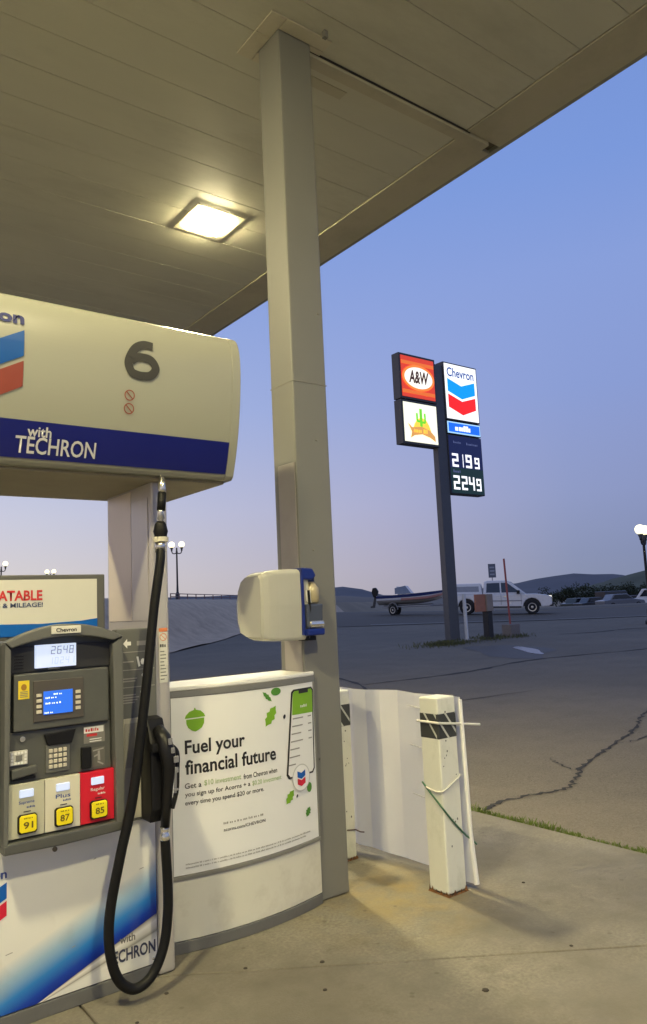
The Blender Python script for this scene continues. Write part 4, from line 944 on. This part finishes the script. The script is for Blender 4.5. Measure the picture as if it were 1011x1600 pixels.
# ------------------------------------------------------------------ pickup truck
wpaint = mk('truck_white', (.74, .71, .68), .28, var=.04, coat=.4); glass = mk('dark_glass', (.012, .014, .018), .06, spec=.8)
tyre = mk('tyre', (.015, .015, .015), .8); rim = mk('rim', (.55, .55, .56), .3, metal=.8); bump_ = mk('bumper_dark', (.04, .04, .042), .4)
YZl = lambda p, q, t: (p, t, q)
def wheel(par, x, y, r, w, side):
    o = obj('wheel', lathe(BM(), [(r*.62, -w/2), (r*.93, -w/2), (r, -w*.35), (r, w*.35), (r*.93, w/2), (r*.62, w/2)], (x, y, r), 20, 'Y'), tyre, par, local=True)
    obj('rim', lathe(BM(), [(r*.63, 0), (r*.60, side*w*.06), (r*.2, side*w*.02), (r*.16, side*w*.12), (.02, side*w*.13)], (x, y+side*w*.45, r), 16, 'Y'), rim, o, local=True)
def pickup(loc, rz, ry=0):
    t = thing('pickup_truck', 'white crew cab pickup truck with a bed cap towing a boat', 'truck', loc, rz); t.rotation_euler = (0, ry, rz)
    R_ = .40; fx, rx = 1.85, -1.80
    def notch(cx, r): return [(cx+r*math.cos(a), .42+r*math.sin(a)) for a in [math.pi*k/8 for k in range(9)]]
    low = [(-2.9, .5), (-2.9, 1.12), (2.05, 1.16), (2.6, 1.10), (2.92, 1.0), (2.95, .55), (2.75, .45)] + notch(fx, .5) + [(fx-.5, .42), (rx+.5, .42)][0:0]
    low = low + [(1.2, .42), (-1.2, .42)] + notch(rx, .5) + [(-2.6, .45)]
    b = obj('body', prism(BM(), low, -.98, .98, YZl), wpaint, t, bevel=.05, seg=2, local=True)
    obj('wheel_well', bx(-2.4, 2.4, -.86, .86, .46, 1.0), dark, t, local=True)
    bm = BM()                                        # greenhouse with tumblehome
    def tap(pts, w0, w1, zlo, zhi, bm):
        A_ = []; B_ = []
        for x, z in pts:
            w = w0+(w1-w0)*(z-zlo)/(zhi-zlo); A_.append(bm.verts.new((x, -w, z))); B_.append(bm.verts.new((x, w, z)))
        bm.faces.new(A_); bm.faces.new(B_[::-1]); n = len(pts)
        for i in range(n): bm.faces.new((A_[i], B_[i], B_[(i+1) % n], A_[(i+1) % n]))
        return bm
    tap([(-.85, 1.13), (-.80, 1.86), (-.6, 1.93), (.45, 1.93), (.65, 1.88), (1.55, 1.15)], .95, .78, 1.13, 1.93, bm)
    obj('cab', bm, wpaint, t, bevel=.05, seg=2, local=True)
    bm = tap([(-2.85, 1.13), (-2.80, 1.66), (-2.6, 1.76), (-.98, 1.78), (-.90, 1.13)], .93, .80, 1.13, 1.78, BM())
    obj('bed_cap', bm, wpaint, t, bevel=.05, seg=2, local=True)
    for sd in (-1, 1):
        def sidew(pts, name):
            bm = BM(); vs = []
            for x, z in pts:
                w = .95+(.78-.95)*(z-1.13)/.8+.006; vs.append(bm.verts.new((x, sd*w, z)))
            bm.faces.new(vs); obj(name, bm, glass, t, local=True)
        sidew([(-.68, 1.24), (-.64, 1.78), (.08, 1.80), (.10, 1.24)], 'side_window')
        sidew([(.18, 1.24), (.16, 1.80), (.50, 1.79), (1.22, 1.24)], 'side_window')
        bm = BM(); vs = [bm.verts.new((x, sd*(.93+(.80-.93)*(z-1.13)/.65+.006), z)) for x, z in ((-2.6, 1.30), (-2.58, 1.60), (-1.1, 1.61), (-1.08, 1.30))]
        bm.faces.new(vs); obj('cap_window', bm, mk('cap_window', (.30, .30, .31), .3), t, local=True)
        for x in (-.75, .14, 1.25):
            obj('door_seam', bx(x, x+.014, sd*.978-.006, sd*.978+.006, .55, 1.14), dark, t, local=True)
        for x in (-.55, .32): obj('door_handle', bx(x, x+.18, sd*.985-.015, sd*.985+.015, 1.0, 1.04), chrome, t, local=True)
        obj('mirror', bx(1.02, 1.2, sd*1.06-.10, sd*1.06+.10, 1.16, 1.36), blackgloss, t, bevel=.03, local=True)
        obj('headlight', bx(2.72, 2.925, sd*.80-.15, sd*.80+.15, .86, 1.05), em('truck_headlight', (1, .93, .75), 1.2), t, bevel=.03, local=True)
        obj('side_moulding', bx(-1.15, 1.3, sd*.985-.012, sd*.985+.012, .74, .80), mk('moulding_grey', (.30, .29, .28), .4), t, local=True)
        obj('tail_light', bx(-2.93, -2.80, sd*.90-.09, sd*.90+.09, .80, 1.08), mk('tail_red', (.30, .01, .01), .3), t, bevel=.02, local=True)
        obj('bed_seam', bx(-.90, -.87, sd*.978-.006, sd*.978+.006, .50, 1.14), dark, t, local=True)
        obj('sill', bx(-1.2, 1.25, sd*.96-.03, sd*.96+.03, .36, .46), bump_, t, local=True)
    bm = BM(); vs = [bm.verts.new(p) for p in ((1.56, -.84, 1.18), (1.56, .84, 1.18), (.69, .73, 1.87), (.69, -.73, 1.87))]; bm.faces.new(vs); obj('windshield', bm, glass, t, local=True)
    obj('grille', bx(2.86, 2.965, -.62, .62, .74, 1.02), bump_, t, bevel=.03, local=True)
    for k in range(3): obj('grille_bar', bx(2.955, 2.98, -.60, .60, .78+k*.08, .80+k*.08), chrome, t, local=True)
    obj('bumper', bx(2.75, 3.02, -.97, .97, .45, .68), bump_, t, bevel=.05, local=True)
    obj('rear_bumper', bx(-3.02, -2.82, -.95, .95, .5, .70), chrome, t, bevel=.04, local=True)
    for x in (fx, rx):
        for sd in (-1, 1): wheel(t, x, sd*.86, R_, .26, sd)
    return t
HEAD = -YAW-math.radians(14)                         # runs right and a little towards the viewer
def along(px, s, d):
    (x, y), z = at(px, s); return x+math.cos(HEAD)*d, y+math.sin(HEAD)*d
tx, ty = along(770, 44.0, 0); zt_ = gz(tx, ty)
sl = (gz(tx+2*math.cos(HEAD), ty+2*math.sin(HEAD))-gz(tx-2*math.cos(HEAD), ty-2*math.sin(HEAD)))/4
pickup((tx, ty, zt_+.006), HEAD, -sl)
# boat on its trailer
bx_, by_ = tx-math.cos(HEAD)*5.15, ty-math.sin(HEAD)*5.15; bz = gz(bx_, by_)
trl = thing('boat_trailer', 'galvanised single axle trailer under the white and blue boat', 'trailer', (bx_, by_, bz+.006), HEAD)
galv = mk('galvanised', (.35, .35, .36), .45, metal=.5)
for sd in (-1, 1):
    obj('rail', tube(BM(), [(-2.2, sd*.75, .52), (1.6, sd*.75, .52), (2.9, sd*.12, .52)], .05, 6), galv, trl, local=True)
    wheel(trl, -1.3, sd*.98, .33, .2, sd)
    obj('fender', prism(BM(), [(-1.3+.42*math.cos(math.pi*k/8), .36+.42*math.sin(math.pi*k/8)) for k in range(9)]+[(-1.3+.39*math.cos(math.pi*k/8), .36+.39*math.sin(math.pi*k/8)) for k in range(8, -1, -1)], sd*.98-.13, sd*.98+.13, YZl), galv, trl, local=True)
obj('axle', tube(BM(), [(-1.3, -.95, .33), (-1.3, .95, .33)], .04, 6), galv, trl, local=True)
obj('tongue', tube(BM(), [(2.8, 0, .52), (4.0, 0, .52)], .05, 6), galv, trl, local=True)
obj('bunk', bx(-2.1, 1.8, -.45, .45, .55, .62), bump_, trl, local=True)
B = thing('motor_boat', 'small white and blue motor boat with outboard carried behind the pickup', 'boat', (bx_, by_, bz+.006), HEAD)
def hull(x0, x1, lo, hi, mat, name, off=0):
    bm = BM(); rows = []
    for i in range(13):
        t_ = i/12; x = x0+(x1-x0)*t_; w = 1.02*(1-max(0, (t_-.45)/.55)**2.2)+.02; keel = .64+.34*max(0, (t_-.5)/.5)**2
        sheer = 1.20+.20*t_**2; row = []
        for j in range(7):
            v = lo+(hi-lo)*j/6; zz_ = keel+(sheer-keel)*v; ww = w*(min(1, v*2.2)**.6 if v > 0 else .02)*(.9+.1*v)+off
            row.append((x, ww, zz_))
        rows.append(row)
    L_ = [[bm.verts.new(p) for p in r] for r in rows]; R2 = [[bm.verts.new((p[0], -p[1], p[2])) for p in r] for r in rows]
    for i in range(12):
        for j in range(6):
            bm.faces.new((L_[i][j], L_[i+1][j], L_[i+1][j+1], L_[i][j+1])); bm.faces.new((R2[i][j], R2[i][j+1], R2[i+1][j+1], R2[i+1][j]))
    if lo == 0:
        for i in range(12): bm.faces.new((L_[i][0], R2[i][0], R2[i+1][0], L_[i+1][0])); bm.faces.new((L_[i][6], L_[i+1][6], R2[i+1][6], R2[i][6]))
        bm.faces.new([*L_[0], *R2[0][::-1]])
    return obj(name, bm, mat, B, local=True, smooth=False)
hull(-2.6, 2.9, 0, 1, mk('hull_white', (.66, .63, .60), .35), 'hull')
hull(-2.6, 2.9, .70, .98, mk('hull_navy', (.02, .035, .13), .3), 'stripe', .012)
hull(-.6, 2.85, .40, .66, mk('hull_red', (.50, .24, .20), .35), 'stripe', .010)
bm = BM()
vs = [bm.verts.new(p) for p in ((.2, -.8, 1.28), (.2, .8, 1.28), (-.25, .72, 1.74), (-.25, -.72, 1.74))]; bm.faces.new(vs)
for sd in (-1, 1): bm.faces.new([bm.verts.new(p) for p in ((.2, sd*.8, 1.28), (-.25, sd*.72, 1.74), (-1.1, sd*.8, 1.62), (-1.1, sd*.86, 1.26))])
obj('windscreen', bm, mk('screen_tint', (.16, .18, .22), .1, spec=.8), B, local=True)
obj('seat', prism(BM(), [(-.9, 1.15), (-.45, 1.15), (-.5, 1.3), (-.78, 1.34), (-.86, 1.72), (-1.0, 1.70)], .2, .65, YZl), inkwhite, B, bevel=.03, local=True)
obj('seat', prism(BM(), [(-.9, 1.15), (-.45, 1.15), (-.5, 1.3), (-.78, 1.34), (-.86, 1.72), (-1.0, 1.70)], -.65, -.2, YZl), inkwhite, B, bevel=.03, local=True)
mo = obj('outboard', prism(BM(), [(-2.72, 1.12), (-2.60, 1.50), (-2.78, 1.72), (-3.05, 1.70), (-3.15, 1.45), (-3.0, 1.12)], -.2, .2, YZl), blackgloss, B, bevel=.06, local=True)
obj('outboard_leg', prism(BM(), [(-2.78, 1.14), (-2.95, 1.14), (-3.12, .62), (-3.3, .6), (-3.3, .5), (-2.95, .5)], -.06, .06, YZl), bump_, mo, local=True)

trl.scale = B.scale = (.74, .85, 1.0)
# road sign beyond the truck
(x, y), z = at(763, 52)
t = thing('traffic_sign', 'small rectangular traffic sign on a thin post behind the pickup', 'sign', (x, y, z), -YAW+.2)
obj('post', tube(BM(), [(0, 0, -.1), (0, 0, 3.2)], .035, 6), galv, t, local=True)
obj('plate', bx(-.27, .27, -.06, -.036, 2.25, 3.2), mk('sign_back', (.16, .16, .18), .5), t, local=True)
for k in range(3): obj('plate_mark', bx(-.17, .17, -.066, -.0605, 2.42+k*.24, 2.52+k*.24), mk('sign_mark', (.40, .40, .42), .5), t, local=True)

# ------------------------------------------------------------------ parked vehicles and scrub far right
def car(loc, rz, mat, label, kind=0):
    t = thing('parked_car' if kind == 0 else 'parked_van', label, 'car' if kind == 0 else 'van', loc, rz, 'vehicles parked beyond the road')
    if kind == 0: up_ = [(-1.5, .9), (-1.1, 1.42), (.35, 1.45), (1.1, .92)]; lw = [(-2.2, .32), (-2.22, .85), (-1.5, .93), (1.1, .93), (2.1, .78), (2.2, .35)]
    else: up_ = [(-2.35, 1.1), (-2.35, 2.05), (1.1, 2.05), (1.75, 1.12)]; lw = [(-2.4, .35), (-2.4, 1.12), (1.8, 1.12), (2.4, .95), (2.45, .38)]
    obj('body', prism(BM(), lw, -.88, .88, YZl), mat, t, bevel=.08, local=True)
    gh = obj('greenhouse', prism(BM(), up_, -.74, .74, YZl), mat, t, bevel=.06, local=True)
    zc = sum(p[1] for p in up_)/4; xc = sum(p[0] for p in up_)/4
    for sd in (-1, 1): obj('side_window', prism(BM(), [(xc+(a-xc)*.84, zc+(b-zc)*.72) for a, b in up_], sd*.742, sd*.748, YZl), glass, gh, local=True)
    for x in (-1.35, 1.4):
        for sd in (-1, 1): wheel(t, x, sd*.80, .32, .2, sd)
for px, s, dr, mt, lb, kd in ((1012, 80, 2.6, wpaint, 'white van parked at the end of the row by the street lamp', 1), (950, 86, .5, mk('car_navy', (.012, .014, .025), .3, coat=.5), 'dark navy van parked beside the scrub', 1),
                              (918, 84, .3, mk('car_black', (.015, .015, .017), .3, coat=.5), 'black car parked behind the pickup truck bonnet', 0), (975, 92, .4, mk('car_maroon', (.06, .02, .022), .3, coat=.5), 'dark maroon car parked between the white and the navy van', 0),
                              (958, 74, .2, mk('car_silver', (.15, .15, .16), .3, coat=.5), 'low silver car parked in front of the navy van', 0), (893, 88, .6, mk('car_green', (.03, .04, .035), .3, coat=.5), 'dark green car just past the pickup bumper', 0)):
    (x, y), z = at(px, s); car((x, y, z-.12), -YAW+dr, mt, lb, kd)
leafm = mk('scrub_leaf', (.030, .040, .018), .9, var=.4, scale=3); barkm = mk('bark', (.05, .04, .03), .9)
def bush(loc, h, w, label):
    t = thing('scrub_tree', label, 'tree', loc, random.uniform(0, 6), 'scrub trees beyond the parked cars')
    bm = tube(BM(), [(0, 0, -.1), (.05, .02, h*.35), (.0, .1, h*.7)], [.14, .10, .04], 6)
    for k in range(4):
        a = random.uniform(0, 6.28); tube(bm, [(.03, .02, h*.3), (math.cos(a)*w*.5, math.sin(a)*w*.5, h*.65)], [.07, .02], 5)
    obj('trunk', bm, barkm, t, local=True)
    bm = BM(); cl_ = [(random.gauss(0, w*.32), random.gauss(0, w*.32), h*random.uniform(.35, .85), random.uniform(.25, .5)*w*.6) for _ in range(12)]
    for k in range(900):
        cx, cy, cz_, cr_ = random.choice(cl_); d = Vector((random.gauss(0, 1), random.gauss(0, 1), random.gauss(0, .8))).normalized()*cr_*random.random()**.4
        p = Vector((cx, cy, cz_))+d; a = Vector((random.gauss(0, 1), random.gauss(0, 1), random.gauss(0, 1))).normalized()*.14; b = a.cross(d+Vector((.01, .02, .03))).normalized()*.08
        bm.faces.new([bm.verts.new(q_) for q_ in (p-a, p+b, p+a, p-b)])
    obj('crown', bm, leafm, t, local=True)
LB = ['low dark scrub tree behind the %s' % k for k in ('black parked car', 'navy parked van', 'maroon parked car', 'silver parked car', 'dark green parked car', 'white parked van', 'pickup bonnet', 'row end by the street lamp', 'gap in the parked row', 'parked row, far back', 'last parked van, far back')]
for k, px in enumerate((880, 902, 922, 940, 955, 972, 990, 1008, 1025, 1042, 868)):
    s = 98+random.uniform(-4, 8); (x, y), z = at(px, s); bush((x, y, z-.14), random.uniform(2.6, 3.4), random.uniform(3.0, 4.0), LB[k])

# ------------------------------------------------------------------ hills
def ridge(name, s, pts, depth, mat, seed, amp):
    """pts: (direction px, crest height in m); a solid ridge with slopes on both sides"""
    rnd = random.Random(seed); bm = BM(); rows = []; N = 90
    for j, (t, hgt) in enumerate(((-1, 0), (-.75, .22), (-.5, .5), (-.28, .76), (-.12, .93), (0, 1), (.3, .8), (1, 0))):
        row = []
        for i in range(N+1):
            px = pts[0][0]+(pts[-1][0]-pts[0][0])*i/N
            for (a, ha), (b, hb) in zip(pts[:-1], pts[1:]):
                if a <= px <= b: f_ = (px-a)/(b-a); f_ = f_*f_*(3-2*f_); h = ha+(hb-ha)*f_; break
            sd = s+t*depth; u = (px-505.5)/1166*s
            nz_ = math.sin(i*.9+seed+j*.7)*.5+math.sin(i*.37+seed*2+j*1.3)+rnd.uniform(-.5, .5)
            x, y = su(sd, u); row.append(bm.verts.new((x, y, -1+hgt*h+amp*nz_*hgt)))
        rows.append(row)
    for i in range(len(rows)-1):
        for k in range(N): bm.faces.new((rows[i][k], rows[i][k+1], rows[i+1][k+1], rows[i+1][k]))
    return obj(name, bm, mat, None, smooth=True, kind='structure')
hillb = mk('far_hill', (.115, .115, .125), .95, var=.2, scale=.01); hillg = mk('near_hill', (.075, .085, .05), .95, var=.35, scale=.02, dirt=.5, dirtcol=(.04, .05, .03), dscale=.03); hillt = mk('tan_rise', (.17, .145, .115), .95, var=.25, scale=.05)
def hts(s, L): return [(px, EYE+1+(947.7-.0455*(px-505.5)-py)/1166*s) for px, py in L]
ridge('far_hills', 1500, hts(1500, [(-700, 935), (-100, 945), (200, 935), (380, 930), (480, 922), (530, 917), (560, 921), (600, 932), (700, 925), (800, 912), (840, 904), (880, 897), (905, 896), (922, 898), (938, 893), (955, 899), (975, 905), (1020, 902), (1100, 890), (1400, 880), (2000, 900)]), 400, hillb, 3, .8)
ridge('green_hill', 620, hts(620, [(760, 950), (840, 935), (900, 922), (940, 914), (970, 903), (1000, 893), (1030, 884), (1120, 868), (1400, 850), (2000, 900)]), 220, hillg, 9, .5)
ridge('tan_rise', 260, hts(260, [(-600, 945), (0, 945), (300, 944), (450, 938), (520, 931), (580, 933), (660, 936), (760, 938), (900, 945)]), 80, hillt, 5, .12)
